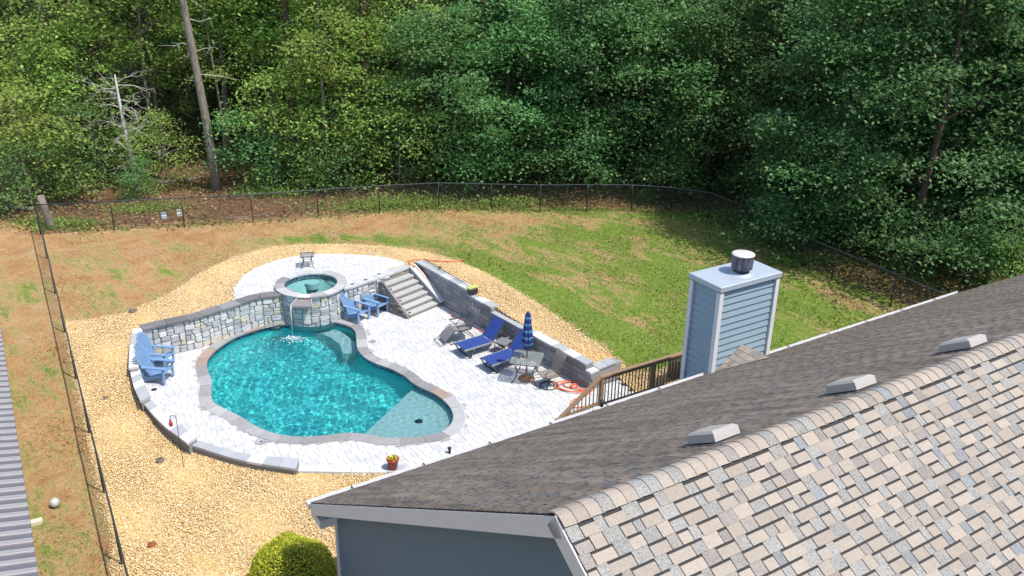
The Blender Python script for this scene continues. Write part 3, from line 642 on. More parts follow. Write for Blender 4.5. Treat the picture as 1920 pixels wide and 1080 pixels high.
# ------------------------------------------------------------------ block retaining wall
bwall = empty('block_wall', (*((BW0+BW1)/2), 0), 0, 'long grey concrete block retaining wall with stepped pale caps beside loungers', 'wall')
D3 = np.array([BD[0], BD[1], 0]); N3 = np.array([BN[0], BN[1], 0]); TL = np.linalg.norm(BW1-BW0); CH = .18
def b3(s_, n_, z): return np.array([BW0[0], BW0[1], 0])+D3*s_+N3*n_+Z*z
def tproj(px, z): return (at(*px, z)[:2]-BW0)@BD
runs = [(0, tproj((880, 541), 1.15), 6), (tproj((880, 541), 1.15), tproj((927, 574), .97), 5), (tproj((927, 574), .97), tproj((1106, 680), .79), 4), (tproj((1106, 680), .79), TL+.05, 3)]
bmesh_ = {}
bm2 = plain('wall_block_dark', (.22, .215, .215), .9, 0, .2, 8, .5, .2, .1)
for (s0_, s1_, nrw) in runs:
    MB().box(b3((s0_+s1_)/2, .16, (nrw*CH-.02)/2-.1), (s1_-s0_-.004, .24, nrw*CH-.02+.2), (D3, N3, Z)).build('core', joint, bwall)
    for r_ in range(nrw):
        s_ = s0_-(.2 if r_ % 2 else 0)
        while s_ < s1_-.03:
            a_ = max(s_, s0_); e_ = min(s_+.40, s1_)
            if e_-a_ > .05: MB().box(b3((a_+e_)/2, .05, r_*CH+CH/2), (e_-a_-.012, .12, CH-.012), (D3, -N3, np.cross(D3, -N3)) if np.cross(D3, -N3)[2] > 0 else (D3, N3, Z), .008).build('block', random.choice((blk, bm2)), bwall)
            s_ += .40
    m_ = max(1, round((s1_-s0_)/.5))
    for i in range(m_):
        a_ = s0_+(s1_-s0_)*i/m_; e_ = s0_+(s1_-s0_)*(i+1)/m_
        MB().box(b3((a_+e_)/2, .13, nrw*CH+.037), (e_-a_-.006, .34, .07), (D3, N3, Z), .008).build('cap_block', random.choices(capw, (2, 3))[0], bwall)
# return at the low end
L3 = np.array([L[0], L[1], 0]); 
for i in range(2): MB().box(b3(TL-.17, .33+.36*i+.18, 3*CH+.036), (.34, .355, .068), (D3, N3, Z), .008).build('cap_block', capw[1], bwall)
MB().box(b3(TL-.16, .78, .17), (.26, 1.05, .72), (D3, N3, Z)).build('core', blk, bwall)
# pool brush and pole lying on the wall
pole = empty('pool_pole', b3(1.6, .25, 1.2), 0, 'dark telescopic pool pole lying along the wall top', 'pole')
MB().tube([b3(.15, .27, 1.222), b3(3.2, .10, 1.222)], .014, 6).build('shaft', lid, pole)
MB().box(b3(1.2, .26, 1.245), (.12, .05, .03), (D3, N3, Z)).build('clip', lid, pole)
bx = empty('pool_brush', b3(3.35, .12, 1.19), 0, 'black and yellow-green pool brush head at the wall step', 'brush')
MB().box(b3(3.38, .1, 1.25), (.18, .40, .05), (D3, N3, Z), .01).build('holder', plain('yellow_green_plastic', (.42, .45, .12), .5), bx)
MB().box(b3(3.42, .1, 1.12), (.12, .32, .19), (D3, N3, Z), .02).build('head', plain('black_plastic', (.02, .02, .022), .5), bx)

# ------------------------------------------------------------------ house
EZ = 2.70; E0 = np.array([*at(582, 943, EZ)[:2], EZ]); RUN, PIT = 7.89, .6235; RISE = RUN*PIT
NS = -N*1.0; sl = math.sqrt(1+PIT*PIT); US = (NS+Z*PIT)/sl; NB = np.cross(US, L); NB = NB if NB[2] > 0 else -NB      # up-slope of the rear slope, its normal
UF = (N+Z*PIT)/sl; NF = np.cross(L, UF); NF = NF if NF[2] > 0 else -NF                                                # front slope: direction up to ridge
LEN = 33.0; SLN = RUN*sl; PK = E0+NS*RUN+Z*RISE
EL = float((at(1798, 547, EZ)-E0)@L)
house = empty('house', (*E0[:2], 0), 0, 'blue grey sided house with shingled gable roof and white trim', 'house')
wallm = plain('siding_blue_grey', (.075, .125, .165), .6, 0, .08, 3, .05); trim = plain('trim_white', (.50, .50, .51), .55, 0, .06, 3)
def h3(a, n_, z): return E0+L*a+NS*n_+Z*z        # along, in from rear eave, above eave
# body: gable wall core, rear and front wall
G0 = .32; IN = .45
body = MB()
prof = [(IN, -3.0), (2*RUN-IN, -3.0), (2*RUN-IN, PIT*IN-.22), (RUN, RISE-.22), (IN, PIT*IN-.22)]
pv = [h3(G0+.03, n_, z) for n_, z in prof]+[h3(LEN-.5, n_, z) for n_, z in prof]
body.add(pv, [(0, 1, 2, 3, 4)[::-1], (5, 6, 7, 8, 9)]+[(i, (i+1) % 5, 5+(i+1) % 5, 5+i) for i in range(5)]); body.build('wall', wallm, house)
# lap siding boards on the gable
zb = -3.0
while zb < RISE-.3:
    zt_ = zb+.17; zc = max(zb+.17, 0)
    n0 = IN if zc < PIT*IN-.22 else (zc+.22)/PIT; n1 = 2*RUN-n0
    if n1-n0 > .3:
        MB().hexa([h3(G0+.03, n0, zb), h3(G0+.005, n0, zb), h3(G0+.005, n1, zb), h3(G0+.03, n1, zb)], [h3(G0+.03, n0, zt_), h3(G0+.022, n0, zt_), h3(G0+.022, n1, zt_), h3(G0+.03, n1, zt_)]).build('siding_board', wallm, house)
    zb += .17
MB().box(h3(G0, IN, -1.55), (.06, .06, 2.9), (L, NS, Z)).build('corner_board', trim, house)
# gable vent right of the ridge line
gv = MB().box(h3(G0-.02, RUN+.62, RISE-2.0), (.06, .85, 1.9), (L, NS, Z)).build('gable_vent', trim, house)
for k in range(11): MB().box(h3(G0-.06, RUN+.62, RISE-2.8+.16*k), (.03, .70, .13), (L*math.cos(.6)+Z*math.sin(.6), NS, -L*math.sin(.6)+Z*math.cos(.6))).build('louver', plain('vent_pale_blue', (.42, .50, .57), .6), gv)
# roof deck under the shingles
base = plain('roof_felt', (.035, .033, .034), .95, 0, .2, 10)
cut = float((at(1920, 524, EZ+1.0)-E0)@L)
REAR = [(0, 0), (EL, 0), (EL+7.5, SLN*.30), (LEN, SLN*.42), (LEN, SLN), (0, SLN)]
def rr(a, u, h=0): return E0+L*a+US*u+NB*h
def rf(a, u, h=0): return PK+L*a-UF*u+NF*h
mb = MB(); n_ = len(REAR); mb.add([rr(a, u, -.01) for a, u in REAR]+[rr(a, u, -.13) for a, u in REAR], [tuple(range(n_)), tuple(range(n_, 2*n_))[::-1]]+[((i+1) % n_, i, n_+i, n_+(i+1) % n_) for i in range(n_)])
FR = [(0, 0), (LEN, 0), (LEN, SLN), (0, SLN)]
mb.add([rf(a, u, -.01) for a, u in FR]+[rf(a, u, -.13) for a, u in FR], [(0, 1, 2, 3), (7, 6, 5, 4)]+[((i+1) % 4, i, 4+i, 4+(i+1) % 4) for i in range(4)])
roof = mb.build('roof', base, house)
# shingles
def shmat(name, c0, c1, c2):
    m, t, b = nodes(name); v = world_vec(t)
    g_ = noise(t, 60, 5, .85, v); p_ = noise(t, 14, 3, .7, v)
    c = ramp(t, g_, [(.36, c0), (.47, c1), (.64, c2)]); oi = nn(t, 'ShaderNodeObjectInfo').outputs['Random']; gi = nn(t, 'ShaderNodeNewGeometry').outputs['Random Per Island']
    s = math_(t, 'FRACT', math_(t, 'ADD', oi, gi)); hs = nn(t, 'ShaderNodeHueSaturation'); t.links.new(c, hs.inputs['Color'])
    t.links.new(math_(t, 'ADD', math_(t, 'MULTIPLY_ADD', s, .2, .77), math_(t, 'MULTIPLY', p_, .25)), hs.inputs['Value'])
    t.links.new(hs.outputs[0], b.inputs['Base Color']); b.inputs['Roughness'].default_value = .95; b.inputs['Specular IOR Level'].default_value = .1
    bump(t, b, g_, .5, .004); return m
SHD = (('tan', (.24, .195, .158), (.305, .255, .21), (.35, .30, .252)), ('grey', (.06, .057, .05), (.24, .228, .208), (.325, .31, .29)), ('blue', (.10, .102, .107), (.19, .192, .197), (.27, .27, .272)), ('brown', (.11, .093, .082), (.235, .207, .184), (.30, .268, .24)))
SHM = [shmat('shingle_'+n_, *c_) for n_, *c_ in SHD]
SHADED = [shmat('shingle_painted_shade_'+n_, *[tuple(x*.62 for x in q_) for q_ in c_]) for n_, *c_ in SHD]  # darker copies: the rear slope's shade painted into the shingle colour
for m_ in SHADED:      # uneven streaks over that painted shade, running down the rear slope
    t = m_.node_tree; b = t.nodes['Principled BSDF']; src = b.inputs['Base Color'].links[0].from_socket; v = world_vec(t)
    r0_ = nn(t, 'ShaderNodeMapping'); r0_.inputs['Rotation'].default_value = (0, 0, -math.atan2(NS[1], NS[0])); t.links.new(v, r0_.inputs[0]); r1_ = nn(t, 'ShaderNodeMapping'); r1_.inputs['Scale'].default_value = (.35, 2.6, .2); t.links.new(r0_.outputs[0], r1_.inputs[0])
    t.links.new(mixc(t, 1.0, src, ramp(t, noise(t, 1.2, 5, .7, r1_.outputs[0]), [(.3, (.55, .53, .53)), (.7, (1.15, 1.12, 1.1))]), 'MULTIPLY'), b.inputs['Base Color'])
EXP = .143
def shingle_slope(fn, a0, a1f, u0, u1, parent, score, maxparts, a0f=None):
    """fn(a,u,h); u measured from the butt end upward on the rear slope or downward on the front"""
    items = []; row = 0; u = u0
    while u < u1-.02:
        a = (a0 if a0f is None else a0f(u))-random.random()*.25; a1 = a1f(u); k = random.randrange(4)
        while a < a1:
            k = 1-k if k < 2 else random.randrange(2); tan = k == 0
            w_ = random.uniform(.15, .30) if tan else random.uniform(.10, .22); mi = 0 if tan else random.choices((1, 2, 3), (7, 1.2, 4))[0]
            g0_ = .011 if random.random() < .8 else .001
            items.append((max(a, a0 if a0f is None else a0f(u)), min(a+w_-g0_, a1), u, .025 if random.random() < (.85 if tan else .3) else 0, mi, .008 if tan else .0045)); a += w_
        u += EXP
    return [i for i in items if i[1]-i[0] > .02]
def slab(mb, fn, it, down):
    a, e, u, gap, mi, th = it
    # butt edge at lower end (thick), thin at the upper end that slides under the next course
    lo, hi = (u+EXP-.002, u+gap+(0 if gap else -.02)) if down else (u, u+EXP-gap+(0 if gap else .02))
    P_ = [fn(a, lo, .002), fn(e, lo, .002), fn(e, hi, -.006), fn(a, hi, -.006)]; T_ = [fn(a, lo, th+.006), fn(e, lo, th+.006), fn(e, hi, th*.35), fn(a, hi, th*.35)]
    fs = [(4, 5, 6, 7), (0, 1, 5, 4), (1, 2, 6, 5), (3, 0, 4, 7)]
    nrm = np.cross(T_[1]-T_[0], T_[3]-T_[0])
    if nrm[2] < 0: fs = [f_[::-1] for f_ in fs]
    mb.add(P_+T_, fs)
def visible(p):
    q_ = p-np.array([0, 0, HC]); f_ = q_@fw
    if f_ < .3: return None
    return 960+F*(q_@rt)/f_, 540-F*(q_@up)/f_, f_
items = shingle_slope(rf, 0, lambda u: LEN if u < 3 else 16, .17, SLN, roof, None, 300)
sc_ = []
for it in items:
    v_ = visible(rf((it[0]+it[1])/2, it[2])); sc_.append(-1 if v_ is None or not (-20 < v_[0] < 1940 and -20 < v_[1] < 1100) else (it[1]-it[0])/v_[2]**2)
order = np.argsort(sc_)[::-1]; rest = [MB() for _ in SHM]
for r_, i in enumerate(order):
    it = items[i]
    if r_ < 300 and sc_[i] > 0: mb = MB(); slab(mb, rf, it, True); mb.build('shingle', SHM[it[4]], roof, tuple(house.location))
    else: slab(rest[it[4]], rf, it, True)
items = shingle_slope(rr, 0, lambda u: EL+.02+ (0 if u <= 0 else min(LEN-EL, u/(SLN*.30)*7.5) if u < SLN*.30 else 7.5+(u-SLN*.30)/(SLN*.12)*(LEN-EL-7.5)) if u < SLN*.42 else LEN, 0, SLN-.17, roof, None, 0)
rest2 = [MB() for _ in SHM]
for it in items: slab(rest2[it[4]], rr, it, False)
for k in range(4): rest[k].build('shingles', SHM[k], roof, tuple(house.location), kind='stuff'); rest2[k].build('painted_shade_shingles', SHADED[k], roof, tuple(house.location), kind='stuff')
# ridge caps: bent pieces lapping along the ridge
a = 0.0; k = 0
while a < LEN:
    mi = random.choices((0, 1, 2, 3), (7, 2, 1, 1))[0]; w_ = .155; h0, h1 = .024, .012; mb = MB(); V_ = []
    for aa, hh in ((a-.005, h0), (a+w_+.03, h1)):
        for th_ in (-1, -.55, -.2, .2, .55, 1):
            d_ = abs(th_)*.165; base_ = PK+L*aa+(-US if th_ < 0 else -UF)*d_+Z*(hh-.035*max(0, .4-abs(th_))/.4*.6); V_.append(base_+(NB if th_ < 0 else NF)*.012)
    fs = [(i, i+1, 7+i, 6+i) for i in range(5)]; V_ += [p-Z*.02 for p in V_[:6]]; fs += [(12+i, 13+i, i+1, i) for i in range(5)]
    n0_ = np.cross(V_[1]-V_[0], V_[6]-V_[0]); fs = fs if n0_[2] > 0 else [f_[::-1] for f_ in fs]
    mb.add(V_, fs); mb.build('ridge_cap', SHM[mi], roof, tuple(house.location)); a += w_; k += 1
# rake boards, soffits, cornice return
fas = plain('fascia_grey_white', (.50, .485, .48), .5, 0, .06, 3)
for fn, nm in ((rr, 1), (rf, -1)):
    Pq = [fn(-.02, 0 if nm == 1 else SLN, -.015), fn(-.02, SLN if nm == 1 else 0, -.015), fn(-.02, SLN if nm == 1 else 0, -.235), fn(-.02, 0 if nm == 1 else SLN, -.235)]
    mb = MB(); Pb = [p+L*.03 for p in Pq]; mb.add(Pq+Pb, [(0, 1, 2, 3), (7, 6, 5, 4), (0, 4, 5, 1), (1, 5, 6, 2), (2, 6, 7, 3), (3, 7, 4, 0)]); mb.build('rake_board', fas, house)
    mb = MB(); q0_ = [fn(.01, .1, -.14), fn(G0, .1, -.14), fn(G0, SLN-.1, -.14), fn(.01, SLN-.1, -.14)]; mb.add(q0_+[p-Z*.02 for p in q0_], [(0, 1, 2, 3), (7, 6, 5, 4)]); mb.build('soffit', fas, house)
MB().prism(ccw([tuple(h3(*p, 0)[:2]) for p in ((.0, -.02), (G0+.3, -.02), (G0+.3, IN+.02), (0, IN+.02))]), EZ-.30, EZ-.12).build('cornice_return', fas, house)
MB().hexa([h3(.31, .02, -.16), h3(EL, .02, -.16), h3(EL, IN, -.16), h3(.31, IN, -.16)], [h3(.31, .02, -.13), h3(EL, .02, -.13), h3(EL, IN, -.13), h3(.31, IN, -.13)]).build('eave_soffit', fas, house)
# gutter: open trough with hangers
gut_m = plain('gutter_white', (.60, .60, .61), .35, 0, .04, 3)
CX0, CX1 = 10.2, 12.08
for a_, e_ in ((-.03, CX0-.06), (CX1+.04, EL+.05)):
    pr_ = [(.0, -.02), (.0, -.12), (-.10, -.12), (-.125, -.06), (-.13, -.012), (-.118, -.012), (-.112, -.06), (-.09, -.105), (-.012, -.105), (-.012, -.02)]
    V_ = [h3(x, n_, z) for x in (a_, e_) for n_, z in pr_]; m_ = len(pr_)
    g = MB().add(V_, [tuple(range(m_)), tuple(range(m_, 2*m_))[::-1]]+[(i, m_+i, m_+(i+1) % m_, (i+1) % m_) for i in range(m_)]).build('gutter', gut_m, house)
    MB().hexa([h3(a_, -.005, -.025), h3(e_, -.005, -.025), h3(e_, .03, -.006), h3(a_, .03, -.006)], [h3(a_, -.005, -.015), h3(e_, -.005, -.015), h3(e_, .03, .004), h3(a_, .03, .004)]).build('drip_edge', gut_m, house)
    x = a_+.9
    while x < e_: MB().box(h3(x, -.062, -.012), (.022, .125, .012), (L, NS, Z)).build('gutter_hanger', lid, house); x += 1.55
MB().box(h3(-.035, -.06, -.07), (.012, .14, .12), (L, NS, Z)).build('gutter_end_cap', gut_m, house)
# roof vents (low slant-back boxes) on the rear slope
vm = plain('vent_beige', (.38, .345, .315), .5, 0, .05, 3); vd = plain('vent_underside', (.08, .08, .085), .6)
for i, px in enumerate([(1338, 818), (1596, 724), (1806, 647)]):
    d = ray(*px); t_ = ((E0+NB*.06-np.array([0, 0, HC]))@NB)/(d@NB); c = np.array([0, 0, HC])+t_*d
    rv = MB(); q_ = lambda a_, u_, h_: c+L*a_*.82+US*u_*.82+NB*h_*.95
    lo = [q_(-.24, -.30, -.03), q_(.24, -.30, -.03), q_(.24, .30, -.03), q_(-.24, .30, -.03)]; mi_ = [q_(-.24, -.30, .075), q_(.24, -.30, .075), q_(.24, .30, .075), q_(-.24, .30, .075)]; tp = [q_(-.20, -.24, .105), q_(.20, -.24, .105), q_(.20, .24, .105), q_(-.20, .24, .105)]
    rv.add(lo+mi_+tp, [(3, 2, 1, 0), (8, 9, 10, 11)]+[(j, (j+1) % 4, 4+(j+1) % 4, 4+j) for j in range(4)]+[(4+j, 4+(j+1) % 4, 8+(j+1) % 4, 8+j) for j in range(4)])
    o = rv.build('roof_vent', vm, roof, tuple(house.location)); MB().add([q_(-.33, -.36, -.052), q_(.33, -.36, -.052), q_(.33, .34, -.052), q_(-.33, .34, -.052), q_(-.33, -.36, -.045), q_(.33, -.36, -.045), q_(.33, .34, -.045), q_(-.33, .34, -.045)], [(4, 5, 6, 7), (0, 1, 5, 4), (1, 2, 6, 5), (2, 3, 7, 6), (3, 0, 4, 7)]).build('vent_flange', vd, o, tuple(house.location))
# plumbing stub by the eave
ps = at(1128, 762, EZ+.12); MB().tube([ps, ps+Z*.16], .04, 10).build('vent_pipe', lid, roof, tuple(house.location))

# ------------------------------------------------------------------ chimney
CT = EZ+2.30; CDp = .93; c0 = E0+L*CX0; ch = empty('chimney', (*(c0+L*.93)[:2], 0), 0, 'blue lap sided chimney chase with metal cap and round flue', 'chimney')
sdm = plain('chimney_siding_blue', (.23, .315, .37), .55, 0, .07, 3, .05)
def c3(a, n_, z): q_ = E0+L*(CX0+a)+N*n_; return np.array([q_[0], q_[1], z])
CWd = 1.875
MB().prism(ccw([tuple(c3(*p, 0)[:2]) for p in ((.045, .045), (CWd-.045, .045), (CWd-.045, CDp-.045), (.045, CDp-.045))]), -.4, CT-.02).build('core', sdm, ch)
zb = CT-.16-.178*30
while zb < CT-.2:
    if zb > -.3:
        zt_ = min(zb+.176, CT-.1)
        for f0, f1, nr_ in (((0.06, 0), (CWd-.06, 0), -N), ((0, CDp-.06), (0, .06), -L), ((CWd, .06), (CWd, CDp-.06), L), ((CWd-.06, CDp), (.06, CDp), N)):
            if nr_ is not None and (nr_@(-N) > .9) and zb < EZ-.05: continue
            A_, B_ = c3(*f0, 0)-nr_*0, c3(*f1, 0); k = lambda p, o_, z: np.array([p[0], p[1], 0])+nr_*o_+Z*z
            V_ = [k(A_, -.03, zb), k(B_, -.03, zb), k(B_, -.04, zt_), k(A_, -.04, zt_), k(A_, .012, zb), k(B_, .012, zb), k(B_, -.022, zt_), k(A_, -.022, zt_)]
            fs = [(4, 5, 6, 7), (0, 1, 5, 4), (2, 3, 7, 6), (1, 2, 6, 5), (3, 0, 4, 7)]
            nm_ = np.cross(V_[5]-V_[4], V_[7]-V_[4]); fs = fs if nm_@nr_ > 0 else [f_[::-1] for f_ in fs]
            MB().add(V_, fs).build('siding_board', sdm, ch)
    zb += .178
for a_, n_ in ((0, 0), (CWd, 0), (0, CDp), (CWd, CDp)):
    p = c3(a_, n_, (CT+.0)/2-.1); MB().box(p, (.12, .12, CT-.13), (L, N, Z)).build('corner_board', plain('corner_white', (.60, .60, .61), .5, 0, .05, 3), ch)
capm = plain('cap_metal_blue_grey', (.40, .45, .50), .45, .25, .08, 3)
q_ = lambda e, z: [c3(-e, -e, z), c3(CWd+e, -e, z), c3(CWd+e, CDp+e, z), c3(-e, CDp+e, z)]
mb = MB(); A_, B_, C_ = q_(.085, CT-.12), q_(.085, CT), q_(.07, CT+.012)
cc_ = [c3(CWd/2, CDp/2, CT+.03)]
o_ccw = np.cross(A_[1]-A_[0], A_[2]-A_[0])[2] > 0
V_ = A_+B_+C_+cc_; fs = [(3, 2, 1, 0)]+[(i, (i+1) % 4, 4+(i+1) % 4, 4+i) for i in range(4)]+[(4+i, 4+(i+1) % 4, 8+(i+1) % 4, 8+i) for i in range(4)]+[(8+i, 8+(i+1) % 4, 12) for i in range(4)]
mb.add(V_, fs if o_ccw else [f_[::-1] for f_ in fs]); mb.build('chase_cover', capm, ch)
fc = at(1389.5, 512, CT+.02); fl_m, t, b = nodes('flue_weathered_steel'); v = world_vec(t); mp = nn(t, 'ShaderNodeMapping'); mp.inputs['Scale'].default_value = (22, 22, 1.2); t.links.new(v, mp.inputs[0])
t.links.new(ramp(t, noise(t, 1, 5, .7, mp.outputs[0]), [(.3, (.03, .028, .035)), (.5, (.10, .10, .13)), (.62, (.20, .20, .24)), (.75, (.45, .46, .50))]), b.inputs['Base Color']); b.inputs['Metallic'].default_value = .25; b.inputs['Roughness'].default_value = .62
FP = (fc[0], fc[1], CT)
MB().lathe([(.30, .012), (.29, .035), (.22, .05), (.19, .07)], FP, 32, cap=False).build('storm_collar', capm, ch)
MB().lathe([(.16, .02), (.16, .19), (.20, .20), (.20, .15)], FP, 32).build('flue_pipe', plain('flue_galvanised', (.35, .36, .37), .4, .8), ch)
fl = MB().lathe([(.20, .15), (.255, .17), (.262, .30), (.268, .50), (.272, .515)], FP, 32, cap=False).build('flue_shroud', fl_m, ch)
MB().lathe([(.278, .505), (.278, .525), (.24, .535), (.0001, .54)], FP, 32).build('flue_lid', plain('flue_lid_beige', (.55, .50, .46), .6, .2), ch)
# cricket: small shingled saddle on the roof against the chase
ap = rr(CX0+.95, .05)+Z*.52; ap2 = c3(.95, 0, ap[2]); lf = c3(.10, -.02, EZ+.02); rg = c3(CWd-.06, -.02, EZ+.02)
tipu = (ap2[2]-EZ)/PIT; tip = E0+L*(CX0+.95)+NS*tipu+Z*(tipu*PIT)+NB*.02
ck = MB().add([lf, ap2, tip], [(0, 1, 2)]).add([ap2, rg, tip], [(0, 1, 2)]); ck.build('cricket', base, ch)
def tri_shingle(Lo, Hi, Tp):
    """courses across a triangle: Lo eave corner, Hi apex at wall, Tp tip on the roof"""
    nrm = np.cross(Hi-Lo, Tp-Lo); nrm = nrm/np.linalg.norm(nrm); nrm = nrm if nrm[2] > 0 else -nrm; dv = Hi-Tp; m_ = 6
    for r_ in range(m_):
        f0, f1 = r_/m_, (r_+1)/m_+.03; a0_, b0_ = Lo+(Hi-Lo)*f0, Lo+(Tp-Lo)*f0; a1_, b1_ = Lo+(Hi-Lo)*min(f1, 1), Lo+(Tp-Lo)*min(f1, 1); wl = np.linalg.norm(b1_-a1_); x = 0
        while x < 1-.02:
            w_ = random.uniform(.14, .24)/max(wl, .05); e_ = min(x+w_, 1); g_ = .006/max(wl, .05)
            V_ = [a0_+(b0_-a0_)*(x+g_)+nrm*.014, a0_+(b0_-a0_)*e_+nrm*.014, a1_+(b1_-a1_)*e_+nrm*.005, a1_+(b1_-a1_)*(x+g_)+nrm*.005]; V_ += [p-nrm*.012 for p in V_]
            fs = [(0, 1, 2, 3), (1, 0, 4, 5), (2, 1, 5, 6), (0, 3, 7, 4)]; k = np.cross(V_[1]-V_[0], V_[3]-V_[0])@nrm
            MB().add(V_, fs if k > 0 else [f_[::-1] for f_ in fs]).build('shingle', SHM[random.choices((0, 3, 1), (4, 4, 1))[0]], ch); x = e_
tri_shingle(lf, ap2, tip); tri_shingle(rg, ap2, tip)

# ------------------------------------------------------------------ wood deck rail beside the house
wood = plain('stained_wood', (.25, .165, .10), .75, 0, .25, 8, .3, .2); bal = plain('baluster_dark', (.10, .07, .048), .6, 0, .2)
RZ = 1.62; r0 = at(1129, 706, RZ); r1 = at(1300, 656, RZ); rl = (r1-r0)/np.linalg.norm(r1-r0)
dk = empty('deck_railing', (*r0[:2], 0), 0, 'brown wooden deck railing with dark balusters and stair rail', 'railing')
MB().prism(ccw([tuple((r0+rl*.0-N*.0)[:2]), tuple((r0+rl*6)[:2]), tuple((r0+rl*6-N*1.2)[:2]), tuple((r0-N*1.2)[:2])]), RZ-1.06, RZ-.98).build('deck_floor', wood, dk)
MB().beam(r0-rl*.05, r0+rl*4.2, .14, .04).build('top_rail', wood, dk)
MB().beam(r0-Z*.06, r0+rl*4.2-Z*.06, .05, .09).build('rail_face', wood, dk); MB().beam(r0-Z*.88, r0+rl*4.2-Z*.88, .05, .09).build('bottom_rail', wood, dk)
for x in (0, 1.75, 3.5): p = r0+rl*x; MB().box((p[0], p[1], (RZ-.03)/2), (.10, .10, RZ-.03), (L, N, Z)).build('post', wood, dk)
x = .13
while x < 4.1:
    if min(abs(x-k) for k in (0, 1.75, 3.5)) > .08: MB().tube([r0+rl*x-Z*.86, r0+rl*x-Z*.1], .017, 6).build('baluster', bal, dk)
    x += .115
h1 = r0-rl*1.45-Z*1.0
MB().beam(r0-rl*.03+Z*.01, h1, .13, .045).build('stair_rail', wood, dk); MB().beam(r0-Z*.8-rl*.1, h1+Z*.08, .05, .09).build('stair_bottom_rail', wood, dk)
for k in range(1, 11): p = r0-rl*.125*k-Z*.69*.125*k; MB().tube([p-Z*.02, np.array([p[0], p[1], max(p[2]-.78, .04)])], .017, 6).build('baluster', bal, dk)
p = r0-rl*1.42; MB().box((p[0], p[1], .33), (.10, .10, .72), (L, N, Z)).build('post', wood, dk)
pb = at(1274, 693, .9); pl_ = empty('planter_box', (*pb[:2], .56), 0, 'dark brown planter box with pale foliage behind the railing', 'planter')
MB().box((pb[0]+.1, pb[1]+.1, .85), (.6, .6, .6), (L, N, Z), .02).build('box', plain('dark_brown', (.05, .03, .022), .7, 0, .3), pl_)

# ------------------------------------------------------------------ chain link fence
blackm = plain('fence_black', (.018, .018, .02), .4, .3, .2); railm = plain('fence_rail', (.09, .10, .11), .3, .7, .1)
lm = bpy.data.materials.new('chain_link'); lm.use_nodes = True; t = lm.node_tree; b = t.nodes['Principled BSDF']; b.inputs['Base Color'].default_value = (.02, .02, .022, 1); b.inputs['Roughness'].default_value = .4
uvn = nn(t, 'ShaderNodeAttribute', attribute_name='weave'); sxy = nn(t, 'ShaderNodeSeparateXYZ'); t.links.new(uvn.outputs['Vector'], sxy.inputs[0])
def band(op):
    q_ = math_(t, op, sxy.outputs[0], sxy.outputs[1]); q_ = math_(t, 'FRACT', math_(t, 'MULTIPLY', q_, 1/.078)); return math_(t, 'LESS_THAN', math_(t, 'ABSOLUTE', math_(t, 'ADD', q_, -.5)), .062)
t.links.new(math_(t, 'MAXIMUM', band('ADD'), band('SUBTRACT')), b.inputs['Alpha'])
def fence(pts, H_, label, group=None):
    f = empty('chain_link_fence', tuple(pts[0]), 0, label, 'fence')
    for i, p in enumerate(pts): MB().tube([p-Z*.2, p+Z*(H_+.02)], .030 if i == 0 else .022, 8).build('post', blackm, f); 
    MB().tube([p+Z*H_ for p in pts], .021, 8).build('top_rail', railm, f)
    for p, q_ in zip(pts[:-1], pts[1:]):
        ln = np.linalg.norm(q_-p); o = MB().add([p+Z*.03, q_+Z*.03, q_+Z*(H_-.01), p+Z*(H_-.01)], [(0, 1, 2, 3)]).build('mesh_panel', lm, f)
        a = o.data.attributes.new('weave', 'FLOAT_VECTOR', 'POINT'); a.data.foreach_set('vector', [0, 0, 0, ln, 0, 0, ln, H_, 0, 0, H_, 0])
fence(FB, 1.22, 'black chain link fence curving along the edge of the woods')
fence(FL[:1]+FL[1:], 1.22, 'black chain link fence running beside the gravel towards the shed')

# ------------------------------------------------------------------ metal shed roof
shed = empty('metal_shed', (*at(20, 830, 2.4)[:2], 0), 0, 'shed with a ribbed grey brown metal roof', 'shed')
q0, q1 = at(-3, 588, 2.4), at(73, 1082, 2.4); se = (q1-q0)/np.linalg.norm(q1-q0); sn = np.array([se[1], -se[0], 0]); sn = sn if sn[0] < 0 else -sn
mr = plain('roof_metal_taupe', (.20, .185, .19), .4, .5, .1, 2); mrl = plain('roof_rib_pale', (.48, .47, .47), .35, .5, .05)
SS = (sn+Z*.22); q0 = q0-se*1.2; ln = np.linalg.norm(q1-q0)+5
MB().hexa([q0-Z*.06, q0+se*ln-Z*.06, q0+se*ln+SS*5-Z*.06, q0+SS*5-Z*.06], [q0, q0+se*ln, q0+se*ln+SS*5, q0+SS*5]).build('roof_sheet', mr, shed)
x = .1
while x < ln:
    a_ = q0+se*x; mb = MB(); mb.hexa([a_-se*.02, a_+se*.02, a_+se*.02+SS*5, a_-se*.02+SS*5], [a_-se*.011+Z*.045, a_+se*.011+Z*.045, a_+se*.011+SS*5+Z*.045, a_-se*.011+SS*5+Z*.045]); mb.build('rib', mrl, shed); x += .30
a_ = q0+sn*.4; MB().hexa([a_-Z*2.9, a_+se*ln-Z*2.9, a_+se*ln+sn*4-Z*2.9, a_+sn*4-Z*2.9], [a_, a_+se*ln, a_+se*ln+sn*4+Z*.75, a_+sn*4+Z*.75]).build('wall', plain('shed_wall', (.30, .27, .25), .6), shed)

